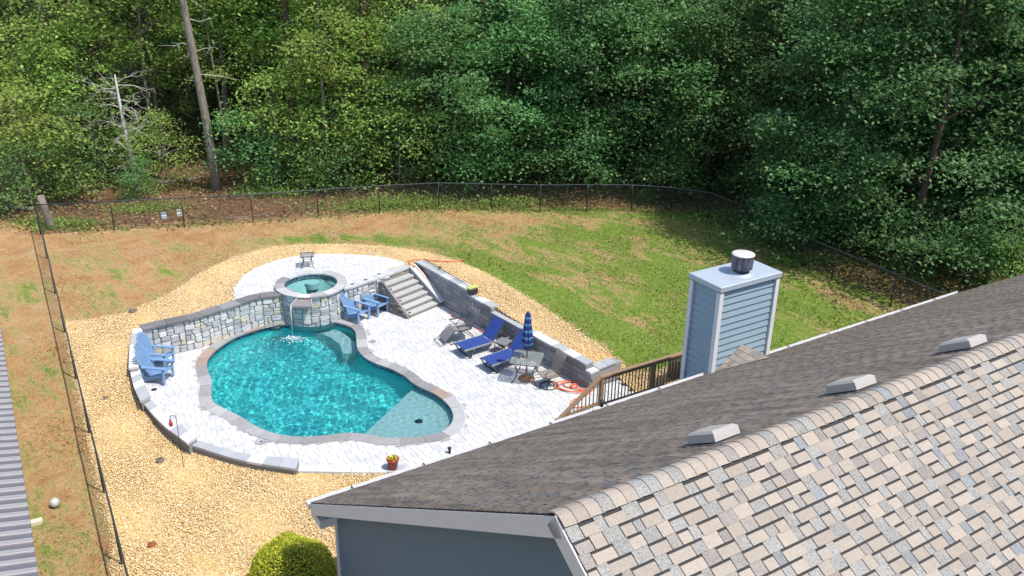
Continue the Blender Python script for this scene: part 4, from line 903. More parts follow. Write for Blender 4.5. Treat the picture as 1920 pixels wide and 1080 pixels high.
# ------------------------------------------------------------------ furniture
blue = plain('chair_blue_plastic', (.16, .27, .44), .5, 0, .06, 5); T2 = lambda a: (math.cos(a), math.sin(a))
def P(mb, name, mat, root): return mb.build(name, mat, root, (0, 0, 0))
def adirondack(loc, face, label, grp):
    """x forward, y left"""
    c = empty('adirondack_chair', loc, face, label, 'chair', grp)
    for y in (-.27, .27):
        P(MB().beam((.33, y, 0), (.36, y, .52), .035, .10, (0, 1, 0)), 'front_leg', blue, c)
        P(MB().beam((.34, y*.93, .34), (-.52, y*.80, .03), .03, .12), 'side_rail', blue, c)
        a = MB(); a.hexa([(-.30, y*1.0-.05, .52), (.42, y-.07, .53), (.42, y+.07, .53), (-.30, y+.05, .52)], [(-.30, y-.05, .55), (.42, y-.07, .56), (.42, y+.07, .56), (-.30, y+.05, .55)]); P(a, 'arm', blue, c)
        P(MB().beam((-.27, y*.95, .2), (-.30, y, .52), .03, .06, (0, 1, 0)), 'arm_post', blue, c)
    for k in range(6):
        x = .36-.10*k; P(MB().box((x, 0, .37-.035*k-(.0 if k else .01)), (.085, .54, .02), ((math.cos(.33), 0, math.sin(.33)), (0, 1, 0), (-math.sin(.33), 0, math.cos(.33))), .004), 'seat_slat', blue, c)
    for k in range(7):
        f_ = (k-3)/3; y0, y1 = f_*.20, f_*.29; ln_ = .98-.20*f_*f_; d_ = np.array([-.36, (y1-y0)/.8, .93]); d_ /= np.linalg.norm(d_); a = np.array([-.17, y0, .19]); b_ = a+d_*ln_
        sx_ = np.array([0, 1., 0]); nx_ = np.cross(sx_, d_); mb = MB(); w0, w1 = .026, .037; V_ = []
        for o_ in (0, .018):
            V_ += [a-sx_*w0+nx_*o_, a+sx_*w0+nx_*o_, b_+sx_*w1-d_*.05+nx_*o_, b_+sx_*w1*.5+nx_*o_, b_-sx_*w1*.5+nx_*o_, b_-sx_*w1-d_*.05+nx_*o_]
        mb.add(V_, [(5, 4, 3, 2, 1, 0), (6, 7, 8, 9, 10, 11)]+[(i, (i+1) % 6, 6+(i+1) % 6, 6+i) for i in range(6)]); P(mb, 'back_slat', blue, c)
    P(MB().beam((-.30, -.27, .50), (-.30, .27, .50), .04, .06), 'back_brace', blue, c)
    return c
fz = lambda az: math.pi/2-R(az)
g_ = 'blue adirondack chairs on the deck'
adirondack((*at(668, 594, .1)[:2], .001), fz(122), 'blue adirondack chair against the wall, right beside the spa', g_)
adirondack((*at(704, 580, .1)[:2], .001), fz(122), 'blue adirondack chair against the wall, next to the stone steps', g_)
adirondack((*at(298, 681, .1)[:2], .001), fz(97), 'blue adirondack chair by the seat wall, close to the long stone wall', g_)
adirondack((*at(296, 707, .1)[:2], .001), fz(97), 'blue adirondack chair by the seat wall, farther from the long stone wall', g_)
grey = plain('frame_grey_metal', (.09, .09, .095), .4, .5, .1); sling = plain('sling_blue', (.028, .055, .215), .75, 0, .12, 10, .1, .2); silver = plain('frame_silver', (.40, .41, .43), .4, .5)
def lounger(foot, hinge, label):
    a = at(*foot, .33); h = at(*hinge, .33); d = (h-a)[:2]; az_ = math.atan2(d[1], d[0]); c = empty('sun_lounger', (a[0], a[1], 0.001), az_, label, 'sun lounger', 'blue sun loungers')
    ln = max(1.05, min(1.25, np.linalg.norm(d))); W = .31; bk = .74; ba = R(50)
    hb = np.array([ln+bk*math.cos(ba), 0, .33+bk*math.sin(ba)])
    for y in (-W, W):
        P(MB().beam((0, y, .325), (1.72, y, .325), .035, .045), 'side_rail', silver, c)
        P(MB().beam((ln, y*.93, .34), (hb[0], y*.93, hb[2]), .03, .03), 'back_frame', grey, c)
    for x in (.16, 1.45):
        P(MB().tube([(x-.12, -W, .31), (x+.06, -W-.01, .015), (x+.06, W+.01, .015), (x-.12, W, .31)], .022, 6), 'leg_frame', grey, c)
        for y in (-W, W): P(MB().tube([(x+.22, y, .31), (x+.07, y, .02)], .02, 6), 'leg', grey, c)
    s = MB(); n_ = 10; V_ = []; 
    for i in range(n_+1):
        x = .02+(ln-.04)*i/n_; dip = -.018*math.sin(math.pi*i/n_); V_ += [(x, -W+.02, .345), (x, 0, .345+dip), (x, W-.02, .345)]
    s.add(V_, [f_ for i in range(n_) for f_ in ((3*i, 3*i+3, 3*i+4, 3*i+1), (3*i+1, 3*i+4, 3*i+5, 3*i+2))], True); s.add([(x, y, z-.008) for x, y, z in V_], [f_[::-1] for i in range(n_) for f_ in ((3*i, 3*i+3, 3*i+4, 3*i+1), (3*i+1, 3*i+4, 3*i+5, 3*i+2))], True); P(s, 'seat_sling', sling, c)
    s = MB(); s.box(((ln+hb[0])/2-.006, 0, (.345+hb[2])/2+.01), (bk, 2*W-.06, .012), ((math.cos(ba), 0, math.sin(ba)), (0, 1, 0), (-math.sin(ba), 0, math.cos(ba)))); P(s, 'back_sling', sling, c)
    P(MB().tube([(ln+bk*.55*math.cos(ba), -W*.9, .33+bk*.55*math.sin(ba)), (ln+.62, -W*.9, .31)], .012, 6), 'back_strut', grey, c); P(MB().tube([(ln+bk*.55*math.cos(ba), W*.9, .33+bk*.55*math.sin(ba)), (ln+.62, W*.9, .31)], .012, 6), 'back_strut', grey, c)
lounger((861, 651), (914, 635), 'blue sling sun lounger between the folding recliner and the small side table')
lounger((911, 679), (965, 660), 'blue sling sun lounger partly behind the glass patio table')
def small_table(loc, rz, h, w_, top, label, glass=False):
    c = empty('side_table', loc, rz, label, 'table'); e_ = w_/2
    if glass:
        P(MB().box((0, 0, h), (w_, w_, .012), bev=.004), 'glass_top', top, c)
        for s_ in (-1, 1): P(MB().beam((-e_, s_*e_, h-.012), (e_, s_*e_, h-.012), .03, .03), 'frame_rail', grey, c); P(MB().beam((s_*e_, -e_, h-.012), (s_*e_, e_, h-.012), .028, .028), 'frame_rail', grey, c)
        P(MB().lathe([(.13, h*.5), (.145, h*.5), (.145, h*.53), (.13, h*.53)], (0, 0, 0), 20, cap=False), 'ring_brace', grey, c)
    else:
        for k in range(6): P(MB().box((-e_+w_/12+w_/6*k, 0, h), (w_/6-.006, w_, .018), bev=.004), 'top_slat', top, c)
        for s_ in (-1, 1): P(MB().beam((-e_, s_*e_*.86, h-.025), (e_, s_*e_*.86, h-.025), .03, .03), 'apron', top, c)
    for sx_ in (-1, 1):
        for sy_ in (-1, 1): P(MB().tube([(sx_*e_*.80, sy_*e_*.80, h-.01), (sx_*e_*.55, sy_*e_*.55, h*.52), (sx_*e_*.95, sy_*e_*.95, 0)] if glass else [(sx_*e_*.88, sy_*e_*.86, h-.02), (sx_*e_*.9, sy_*e_*.88, 0)], .014, 6), 'leg', grey, c)
small_table((*at(944, 641, .38)[:2], .001), R(-35), .40, .45, plain('table_grey_resin', (.16, .17, .175), .5), 'small grey slatted side table between the two blue loungers')
glm = bpy.data.materials.new('table_glass'); glm.use_nodes = True; b = glm.node_tree.nodes['Principled BSDF']; b.inputs['Base Color'].default_value = (.25, .27, .265, 1); b.inputs['Roughness'].default_value = .15; b.inputs['Alpha'].default_value = .48
small_table((*at(577, 499.5, DZ)[:2], DZ+.002), R(12), .46, .46, glm, 'small black side table with glass top on the upper patio', True)
# patio table and umbrella
tc = at(988, 671, .72); pt = empty('patio_table', (tc[0], tc[1], .001), R(-12), 'square glass patio table with curved dark legs', 'table')
def rsq(e, r, n_=6): return [((e-r)*sx_+r*math.cos(a), (e-r)*sy_+r*math.sin(a)) for sx_, sy_, a0_ in ((1, 1, 0), (-1, 1, 90), (-1, -1, 180), (1, -1, 270)) for a in [R(a0_+90*i/n_) for i in range(n_+1)]]
def bow(p, e): return [(x*(1+.06*(1-(abs(y)/e)**2)), y*(1+.06*(1-(abs(x)/e)**2))) for x, y in p]
sq = bow([(x, y) for x, y in rsq(.46, .10)], .46); P(MB().prism(sq, .712, .720), 'glass_top', glm, pt)
P(MB().tube([(x, y, .710) for x, y in sq+sq[:1]], .014, 6, False), 'rim', grey, pt)
for k in range(4):
    a = R(45+90*k); e_ = T2(a); P(MB().tube([(e_[0]*r_, e_[1]*r_, z) for r_, z in ((.50, .70), (.40, .52), (.34, .34), (.40, .15), (.54, .005))], .018, 7), 'leg', grey, pt)
for z, r_ in ((.36, .34),): P(MB().tube([(r_*math.cos(x), r_*math.sin(x), z) for x in np.linspace(0, 6.2832, 25)], .012, 6, False), 'ring_brace', grey, pt)
um = empty('patio_umbrella', (tc[0], tc[1], .001), 0, 'closed blue umbrella with pale stripes above the glass table', 'umbrella')
P(MB().lathe([(.24, 0), (.25, .02), (.22, .05), (.06, .08), (.035, .22), (.03, .36), (.0001, .36)], n=28), 'base', plain('umbrella_base_rust', (.26, .14, .085), .6, .2, .3, 8), um)
P(MB().tube([(0, 0, .05), (0, 0, 2.22)], .019, 8), 'pole', grey, um)
cm, t, b = nodes('umbrella_cloth'); sp_ = nn(t, 'ShaderNodeSeparateXYZ'); tcn = nn(t, 'ShaderNodeTexCoord'); t.links.new(tcn.outputs['Object'], sp_.inputs[0])
zz_ = math_(t, 'FRACT', math_(t, 'MULTIPLY', sp_.outputs[2], 1/.21)); t.links.new(ramp(t, zz_, [(0, (.012, .03, .16)), (.55, (.012, .03, .16)), (.56, (.02, .16, .32)), (.80, (.02, .16, .32)), (.83, (.32, .40, .48)), (.89, (.32, .40, .48)), (.90, (.012, .03, .16))]), b.inputs['Base Color']); b.inputs['Roughness'].default_value = .8
V_ = []; ns = 40; prof_ = [(.05, 2.20), (.08, 2.12), (.095, 1.9), (.13, 1.62), (.155, 1.35), (.15, 1.15), (.10, 1.08)]
for r_, z in prof_: V_ += [(r_*(1+.22*math.cos(8*2*math.pi*k/ns+z*2))*math.cos(2*math.pi*k/ns), r_*(1+.22*math.cos(8*2*math.pi*k/ns+z*2))*math.sin(2*math.pi*k/ns), z-(.03*math.cos(8*2*math.pi*k/ns) if z < 1.2 else 0)) for k in range(ns)]
mb = MB(); mb.add(V_, [((i+1)*ns+k, (i+1)*ns+(k+1) % ns, i*ns+(k+1) % ns, i*ns+k) for i in range(len(prof_)-1) for k in range(ns)], True); P(mb, 'canopy', cm, um)
P(MB().lathe([(.05, 2.19), (.045, 2.22), (.02, 2.25), (.0001, 2.27)], n=14), 'finial', plain('finial_blue', (.02, .04, .16), .5), um)
# swivel chair
brown = plain('sling_taupe', (.25, .21, .18), .8, 0, .12, 20, .1, .2)
cpos = at(1029, 723.5, 0); swc = empty('swivel_chair', (cpos[0], cpos[1], .001), fz(238), 'taupe sling swivel chair on a round base beside the patio table', 'chair')
P(MB().tube([(.27*math.cos(x), .27*math.sin(x), .018) for x in np.linspace(0, 6.2832, 29)], .018, 6, False), 'base_ring', grey, swc)
for k in range(4): e_ = T2(R(45+90*k)); P(MB().tube([(e_[0]*.27, e_[1]*.27, .02), (e_[0]*.12, e_[1]*.12, .10), (0, 0, .16)], .016, 6), 'base_spoke', grey, swc)
P(MB().tube([(0, 0, .12), (0, 0, .36)], .035, 10), 'swivel_post', grey, swc)
def sheet(pts, w_, th=.014):
    V_ = []; 
    for x, z in pts: V_ += [(x, -w_, z), (x, w_, z)]
    m_ = len(pts); mb = MB(); fs = [(2*i, 2*i+2, 2*i+3, 2*i+1) for i in range(m_-1)]; mb.add(V_, fs, True); mb.add([(x-.004, y, z-th) for x, y, z in V_], [f_[::-1] for f_ in fs], True); return mb
P(sheet([(.26, .40), (.24, .42), (.0, .39), (-.20, .40)], .24), 'seat', brown, swc); P(sheet([(-.20, .40), (-.26, .55), (-.33, .80), (-.40, 1.02), (-.44, 1.06)], .235), 'backrest', brown, swc)
for y in (-.27, .27):
    P(MB().tube([(.10, y*.9, .36), (.30, y, .46), (.33, y, .58), (.22, y*1.04, .66), (-.10, y*1.04, .65), (-.29, y*.98, .62)], .016, 7), 'arm', grey, swc); P(MB().tube([(.24, y*.9, .40), (-.2, y*.9, .385), (-.42, y*.9, 1.05)], .014, 6), 'side_frame', grey, swc)
# folding recliner
fr_ = at(862, 626, .2); rc = empty('folding_recliner', (fr_[0], fr_[1], .001), fz(243), 'grey folding recliner with leg rest near the steps and block wall', 'chair')
mesh_m = plain('sling_grey_mesh', (.18, .17, .175), .85, 0, .12, 25, .1, .2)
P(sheet([(-.28, .42), (-.42, .72), (-.55, 1.02), (-.58, 1.08)], .25), 'backrest', mesh_m, rc); P(sheet([(.26, .46), (.05, .40), (-.28, .42)], .25), 'seat', mesh_m, rc); P(sheet([(.26, .46), (.48, .28), (.62, .12)], .24), 'leg_rest', mesh_m, rc)
P(MB().box((-.50, 0, .93), (.06, .40, .16), ((.9, 0, .42), (0, 1, 0), (-.42, 0, .9)), .02), 'head_pillow', mesh_m, rc)
for y in (-.28, .28):
    P(MB().tube([(-.60, y, 1.09), (-.28, y, .43), (.27, y, .47), (.64, y, .10)], .013, 6), 'side_frame', grey, rc); P(MB().tube([(.42, y*1.08, .012), (-.18, y*1.08, .62)], .013, 6), 'leg', grey, rc); P(MB().tube([(-.50, y*1.08, .012), (.22, y*1.08, .60)], .013, 6), 'leg', grey, rc)
    P(MB().beam((-.34, y*1.12, .62), (.24, y*1.12, .63), .05, .025), 'arm', grey, rc); P(MB().tube([(.62, y, .12), (.80, y, .05)], .011, 6), 'foot_bar_side', grey, rc)
for x, z in ((.42, .012), (-.50, .012), (.80, .05)): P(MB().tube([(x, -.30, z), (x, .30, z)], .012, 6), 'cross_bar', grey, rc)
# hoses
om = plain('hose_orange', (.72, .13, .035), .45, 0, .1)
hp = [at(871, 487, 1.13), at(850, 490, 1.14), at(820, 489, 1.14), at(795, 486.5, 1.14), at(775, 487, 1.13), at(766, 492, 1.13), at(777, 500, 1.16), s3(SW+.20, SD*5.9, 1.15), s3(SW+.22, SD*3, .70), s3(SW+.24, .1, .27), s3(SW+.25, -.35, .03), b3(2.5, -.22, .022), b3(3.4, -.18, .022), b3(4.3, -.2, .022), b3(5.2, -.15, .022), b3(6.1, -.22, .022), b3(6.9, -.2, .022)]
ho = MB().tube(smooth_open(hp, .07), .016, 6); o = ho.build('garden_hose', om, None, (0, 0, 0)); tag(o, 'orange garden hose running down beside the steps along the block wall', 'hose')
hp = []
for k in range(90): a = k*.33; q_ = at(1072+ (k/90)*14, 722+(k/90)*6, .02); r_ = .22+.10*math.sin(k*.11)+.07*math.sin(a*.37); hp.append((q_[0]+r_*1.5*math.cos(a), q_[1]+r_*.9*math.sin(a), .022+.045*(k/90)+.012*math.sin(a*2.3)))
hp += [tuple(at(x, y, .02)) for x, y in ((1105, 735), (1092, 745), (1078, 748), (1069, 757), (1078, 764), (1095, 762))]
o = MB().tube(smooth_open(hp, .08), .016, 6).build('garden_hose', om, None, (0, 0, 0)); tag(o, 'tangled coil of orange hose on the pavers by the stair rail', 'hose')
o = empty('sprinkler', (*at(880, 486, 1.12)[:2], float(hgt(*at(880, 486, 1.12)[:2]))), 0, 'small dark sprinkler at the end of the orange hose', 'sprinkler')
P(MB().tube([(0, 0, 0), (0, 0, .17)], .012, 6), 'stake', lid, o); P(MB().lathe([(.05, .17), (.05, .20), (.0001, .21)], n=12), 'head', lid, o)
# pot, lids, lights, feeder, ball
q_ = at(737, 879, .02); o = empty('flower_pot', (q_[0], q_[1], .03), 0, 'red glazed flower pot with small yellow green plant', 'flower pot')
P(MB().lathe([(.105, 0), (.15, .26), (.165, .265), (.165, .30), (.15, .30), (.14, .25), (.0001, .25)], n=28), 'pot', plain('glazed_red', (.36, .055, .03), .25, 0, .2, 6), o)
def leaves(n_, c, rad, size, seed, up_=.3):
    g = np.random.default_rng(seed); p = g.normal(0, 1, (n_, 3)); p /= np.linalg.norm(p, axis=1)[:, None]; p *= (g.uniform(.35, 1, n_)**.5)[:, None]; p = p*np.array(rad)+np.array(c); return leafquads(p, size, g, up_)
def leafquads(C_, size, g, upb=.5, aspect=.62):
    n_ = len(C_); nrm = g.normal(0, 1, (n_, 3)); nrm[:, 2] = np.abs(nrm[:, 2])+upb; nrm /= np.linalg.norm(nrm, axis=1)[:, None]
    a = g.normal(0, 1, (n_, 3)); a -= (a*nrm).sum(1)[:, None]*nrm; a /= np.linalg.norm(a, axis=1)[:, None]; b_ = np.cross(nrm, a); s_ = (size*g.uniform(.65, 1.35, n_))[:, None]
    V_ = np.stack([C_-a*s_*.5, C_+b_*s_*.5*aspect-nrm*s_*.06, C_+a*s_*.5-nrm*s_*.12, C_-b_*s_*.5*aspect-nrm*s_*.06], 1); return V_.reshape(-1, 3), np.arange(4*n_).reshape(-1, 4)
def leafmat(name, c0, c1, c2, trans=.35, rough=.6, spec=.22):
    m, t, b = nodes(name); ri = nn(t, 'ShaderNodeNewGeometry').outputs['Random Per Island']; oi = nn(t, 'ShaderNodeObjectInfo').outputs['Random']
    c = ramp(t, ri, [(0, c0), (.5, c1), (.93, c2), (1, (c2[0]*1.25, c2[1]*1.1, c2[2]))]); hs = nn(t, 'ShaderNodeHueSaturation'); t.links.new(c, hs.inputs['Color']); t.links.new(math_(t, 'MULTIPLY_ADD', oi, .04, .48), hs.inputs['Hue']); t.links.new(math_(t, 'MULTIPLY_ADD', oi, .35, .82), hs.inputs['Value'])
    t.links.new(hs.outputs[0], b.inputs['Base Color']); b.inputs['Roughness'].default_value = rough; b.inputs['Specular IOR Level'].default_value = spec
    tl = nn(t, 'ShaderNodeBsdfTranslucent'); mx = nn(t, 'ShaderNodeMixShader'); mx.inputs[0].default_value = trans; hs2 = nn(t, 'ShaderNodeHueSaturation'); hs2.inputs['Value'].default_value = 1.5; hs2.inputs['Hue'].default_value = .485; t.links.new(hs.outputs[0], hs2.inputs['Color']); t.links.new(hs2.outputs[0], tl.inputs[0])
    t.links.new(b.outputs[0], mx.inputs[1]); t.links.new(tl.outputs[0], mx.inputs[2]); t.links.new(mx.outputs[0], t.nodes['Material Output'].inputs[0]); return m
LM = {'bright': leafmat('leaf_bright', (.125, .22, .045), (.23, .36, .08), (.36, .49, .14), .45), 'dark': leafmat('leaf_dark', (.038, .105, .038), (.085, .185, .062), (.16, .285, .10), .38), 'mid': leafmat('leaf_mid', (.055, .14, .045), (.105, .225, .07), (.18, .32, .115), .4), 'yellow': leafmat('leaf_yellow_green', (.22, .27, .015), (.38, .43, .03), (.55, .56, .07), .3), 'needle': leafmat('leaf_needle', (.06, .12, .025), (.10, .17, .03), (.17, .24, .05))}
V_, F_ = leaves(90, (0, 0, .31), (.12, .12, .07), .05, 3); link('plant', np_mesh('plant', V_, F_), LM['yellow'], o)
V_, F_ = leaves(260, (.1, .1, .66), (.30, .30, .12), .08, 4); link('foliage', np_mesh('foliage', V_, F_), LM['mid'], pl_)
for px, r_ in (((490, 828), .16), ((698, 640), .13)):
    q_ = at(*px, .01); o = empty('skimmer_lid', (q_[0], q_[1], .003), 0, 'round grey skimmer lid in the pavers '+('on the front side of the pool' if px[0] < 600 else 'between the pool and the loungers'), 'lid')
    P(MB().lathe([(r_, 0), (r_, .010), (r_*.82, .012), (r_*.80, .006), (r_*.3, .008), (.0001, .008)], n=28), 'lid', plain('lid_grey', (.30, .30, .31), .6), o); P(MB().lathe([(.03, .009), (.03, .016), (.0001, .017)], n=12), 'grip', lid, o)
q_ = at(289, 730, .01); o = empty('deck_drain', (q_[0], q_[1], .002), 0, 'small black drain opening in the deck near the blue chairs', 'drain'); P(MB().lathe([(.07, 0), (.07, .006), (.0001, .007)], n=16), 'grate', lid, o); P(MB().lathe([(.075, 0), (.085, .004), (.075, .008)], n=16, cap=False), 'rim', lid, o)
q_ = at(843, 850, .0); o = empty('path_light', (q_[0], q_[1], .001), 0, 'small black path light standing at the deck edge by the roof gutter', 'light'); P(MB().lathe([(.035, 0), (.035, .12), (.045, .13), (.045, .17), (.0001, .175)], n=14), 'lamp_body', lid, o); P(MB().lathe([(.055, .172), (.03, .19), (.0001, .195)], n=14), 'lamp_cap', lid, o)
g0 = gp(345, 878); o = empty('shepherd_hook', tuple(g0), 0, 'thin leaning shepherd hook with a small red feeder over the gravel', 'hook')
tp_ = at(325, 793, g0[2]+1.5)-g0; tp_ = np.array([tp_[0]*.55, tp_[1]*.2, 1.5]); P(MB().tube([(0, 0, -.15), tuple(tp_*.5), tuple(tp_), tuple(tp_+np.array([-.05, 0, .08])), tuple(tp_+np.array([-.13, 0, .06])), tuple(tp_+np.array([-.15, 0, -.02]))], .008, 6), 'rod', lid, o)
e_ = tp_+np.array([-.15, 0, -.2]); P(MB().lathe([(.035, -.03), (.05, 0), (.05, .05), (.03, .10), (.025, .16), (.0001, .17)], tuple(e_), 14), 'feeder', plain('feeder_red', (.40, .04, .03), .35), o)
g0 = gp(104, 950); o = empty('ball', (g0[0], g0[1], g0[2]), 0, 'worn white and grey ball on the patchy grass by the shed', 'ball')
P(MB().lathe([(max(.115*math.sin(a), .0001), .115-.115*math.cos(a)) for a in np.linspace(0, math.pi, 13)], n=20), 'ball_skin', plain('ball_grey_white', (.42, .42, .42), .6, 0, .45, 14), o)
o.children[0].name = 'ball_skin'
g0 = gp(67, 982); o = MB().box((g0[0], g0[1], g0[2]+.05), (.30, .14, .11), (L, N, Z), .02).build('stone_block', plain('block_cream', (.55, .50, .38), .9), None, (0, 0, 0)); tag(o, 'cream stone block on the ground beside the shed roof', 'block')
rockm = plain('rock_dark', (.14, .12, .10), .9, 0, .3, 8, .5)
for px, s_, lb in (((249, 585), .12, 'dark rock at the upper left edge of the gravel bed'), ((300, 866), .10, 'flat brown scrap lying on the gravel near the shepherd hook'), ((285, 1024), .09, 'reddish brown leaf clump on the gravel near the shrub'), ((199, 748), .07, 'small dark pebble lump on gravel near the chain link fence')):
    g0 = gp(*px); mb = MB(); mb.lathe([(.0001, -.02), (s_, .0), (s_*1.05, s_*.3), (s_*.6, s_*.6), (.0001, s_*.65)], (0, 0, .03), 9, False); mb.v = [(x*(1+.25*math.sin(i*2.7)), y*(1+.2*math.cos(i*1.9)), z*(1+.2*math.sin(i*3.3))) for i, (x, y, z) in enumerate(mb.v)]
    o = P(mb, 'rock', rockm if 'red' not in lb else plain('leaf_red_brown', (.22, .07, .03), .9), None); o.location = tuple(g0); tag(o, lb, 'rock' if 'rock' in lb or 'lump' in lb else 'debris')

# ------------------------------------------------------------------ clipped shrub by the house corner
def bark(name, c0, c1):
    m, t, b = nodes(name); v = world_vec(t); mp = nn(t, 'ShaderNodeMapping'); mp.inputs['Scale'].default_value = (9, 9, 1.6); t.links.new(v, mp.inputs[0]); h_ = noise(t, 1.5, 6, .75, mp.outputs[0])
    t.links.new(ramp(t, h_, [(.3, c0), (.7, c1)]), b.inputs['Base Color']); b.inputs['Roughness'].default_value = .95; b.inputs['Specular IOR Level'].default_value = .1; bump(t, b, h_, .8, .04); return m
BK = {'pale': bark('bark_pale', (.10, .085, .07), (.29, .255, .215)), 'dark': bark('bark_dark', (.045, .032, .024), (.14, .10, .075)), 'white': bark('bark_dead_white', (.30, .28, .25), (.52, .49, .45))}
bc = at(545, 1062, .55); sh = empty('round_shrub', (bc[0], bc[1], float(hgt(bc[0], bc[1]))), 0, 'rounded yellow green clipped shrub in gravel by the house corner', 'shrub')
g = np.random.default_rng(5); n_ = 16000; p = g.normal(0, 1, (n_, 3)); p /= np.linalg.norm(p, axis=1)[:, None]; p[:, 2] = np.abs(p[:, 2]); p *= (1-np.abs(g.normal(0, .07, n_)))[:, None]
p = p*np.array([.92, .92, 1.15])*(1+.05*np.sin(p[:, :1]*7)*np.cos(p[:, 1:2]*6)); V_, F_ = leafquads(p+np.array([0, 0, .08]), .042, g, .3); link('foliage', np_mesh('foliage', V_, F_), LM['yellow'], sh)
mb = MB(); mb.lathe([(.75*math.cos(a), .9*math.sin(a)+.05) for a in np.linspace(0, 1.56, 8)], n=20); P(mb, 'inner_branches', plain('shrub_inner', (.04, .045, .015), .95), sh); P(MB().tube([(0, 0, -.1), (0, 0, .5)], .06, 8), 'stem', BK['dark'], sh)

# ------------------------------------------------------------------ trees
def crown_pts(g, H_, base_, rad, ncl, per, cs=1.0, lop=0.0):
    ncl = int(ncl*.64); cs = cs*1.25
    z = base_+(H_-base_)*g.uniform(0, 1, ncl)**.9; f = (z-base_)/(H_-base_); prof = np.sin(np.pi*np.clip(.18+.76*f, 0, 1))**.7
    a = g.uniform(0, 6.283, ncl); r_ = rad*prof*(.35+.65*g.uniform(0, 1, ncl)**.5)*(1+.25*np.sin(a*3+g.uniform(0, 6)))
    C_ = np.stack([r_*np.cos(a), r_*np.sin(a), z-.10*r_], -1); sz = g.uniform(.6, 1.35, ncl)*cs
    pts = []
    for c, s_ in zip(C_, sz):
        k = int(per*s_*s_); q_ = g.normal(0, 1, (k, 3))*np.array([.50, .50, .17])*s_; d_ = np.hypot(q_[:, 0], q_[:, 1]); q_[:, 2] -= .28*d_*d_/s_; pts.append(c+q_)
    return C_, np.vstack(pts)
def proto_tree(name, seed, H_, base_, rad, ncl, per, leaf, lmat, bk, tr=.16, limbs=26, cs=1.0, lean=(0, 0)):
    g = np.random.default_rng(seed); root = empty(name, (0, 0, 0)); C_, pts = crown_pts(g, H_, base_, rad, ncl, per, cs)
    tz = np.linspace(-.3, H_*.92, 9); ln_ = np.array(lean); tp_ = [np.array([.12*math.sin(z*.5+seed)+ln_[0]*z, .12*math.cos(z*.4+seed)-.12+ln_[1]*z, z]) for z in tz]
    P(MB().tube(tp_, [tr*(1.25 if i == 0 else 1-.88*i/9) for i in range(9)], 8), 'trunk', BK[bk], root)
    sh_ = np.stack([ln_[0]*pts[:, 2], ln_[1]*pts[:, 2], 0*pts[:, 2]], -1); V_, F_ = leafquads(pts+sh_, leaf, g, .8)
    link('crown', np_mesh('crown', V_, F_), LM[lmat], root)
    mb = MB(); sel = g.permutation(len(C_))[:limbs]
    for i in sel:
        c = C_[i]+np.array([ln_[0]*C_[i][2], ln_[1]*C_[i][2], 0]); z0 = max(.5, c[2]-.35*np.hypot(c[0], c[1])-.3); s0_ = np.array([ln_[0]*z0, ln_[1]*z0, z0]); mid_ = (s0_+c)/2+np.array([0, 0, .15]); r_ = tr*.32*(1-z0/H_*.6)
        mb.tube([s0_, mid_, c], [r_, r_*.65, r_*.25], 5, False)
    P(mb, 'limbs', BK[bk], root)['kind'] = 'stuff'; return root
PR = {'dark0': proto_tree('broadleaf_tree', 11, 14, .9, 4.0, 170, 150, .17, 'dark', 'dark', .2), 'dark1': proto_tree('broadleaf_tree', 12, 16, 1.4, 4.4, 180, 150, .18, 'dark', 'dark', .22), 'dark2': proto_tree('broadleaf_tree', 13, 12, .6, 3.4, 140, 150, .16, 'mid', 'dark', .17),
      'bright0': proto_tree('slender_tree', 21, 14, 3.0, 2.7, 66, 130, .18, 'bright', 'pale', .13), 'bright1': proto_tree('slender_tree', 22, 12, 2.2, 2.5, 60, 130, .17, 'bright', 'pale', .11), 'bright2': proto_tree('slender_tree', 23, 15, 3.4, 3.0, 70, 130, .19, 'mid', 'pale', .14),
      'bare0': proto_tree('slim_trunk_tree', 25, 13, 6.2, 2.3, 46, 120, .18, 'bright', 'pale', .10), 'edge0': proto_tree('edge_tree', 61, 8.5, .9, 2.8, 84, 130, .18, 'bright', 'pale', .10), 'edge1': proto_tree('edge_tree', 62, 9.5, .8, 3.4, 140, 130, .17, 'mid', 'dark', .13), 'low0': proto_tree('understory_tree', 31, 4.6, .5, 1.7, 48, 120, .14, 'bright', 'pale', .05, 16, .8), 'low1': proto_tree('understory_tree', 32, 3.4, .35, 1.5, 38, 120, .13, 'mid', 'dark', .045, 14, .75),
      'gum': proto_tree('large_leaved_tree', 41, 13, .7, 3.9, 200, 135, .175, 'dark', 'dark', .2)}
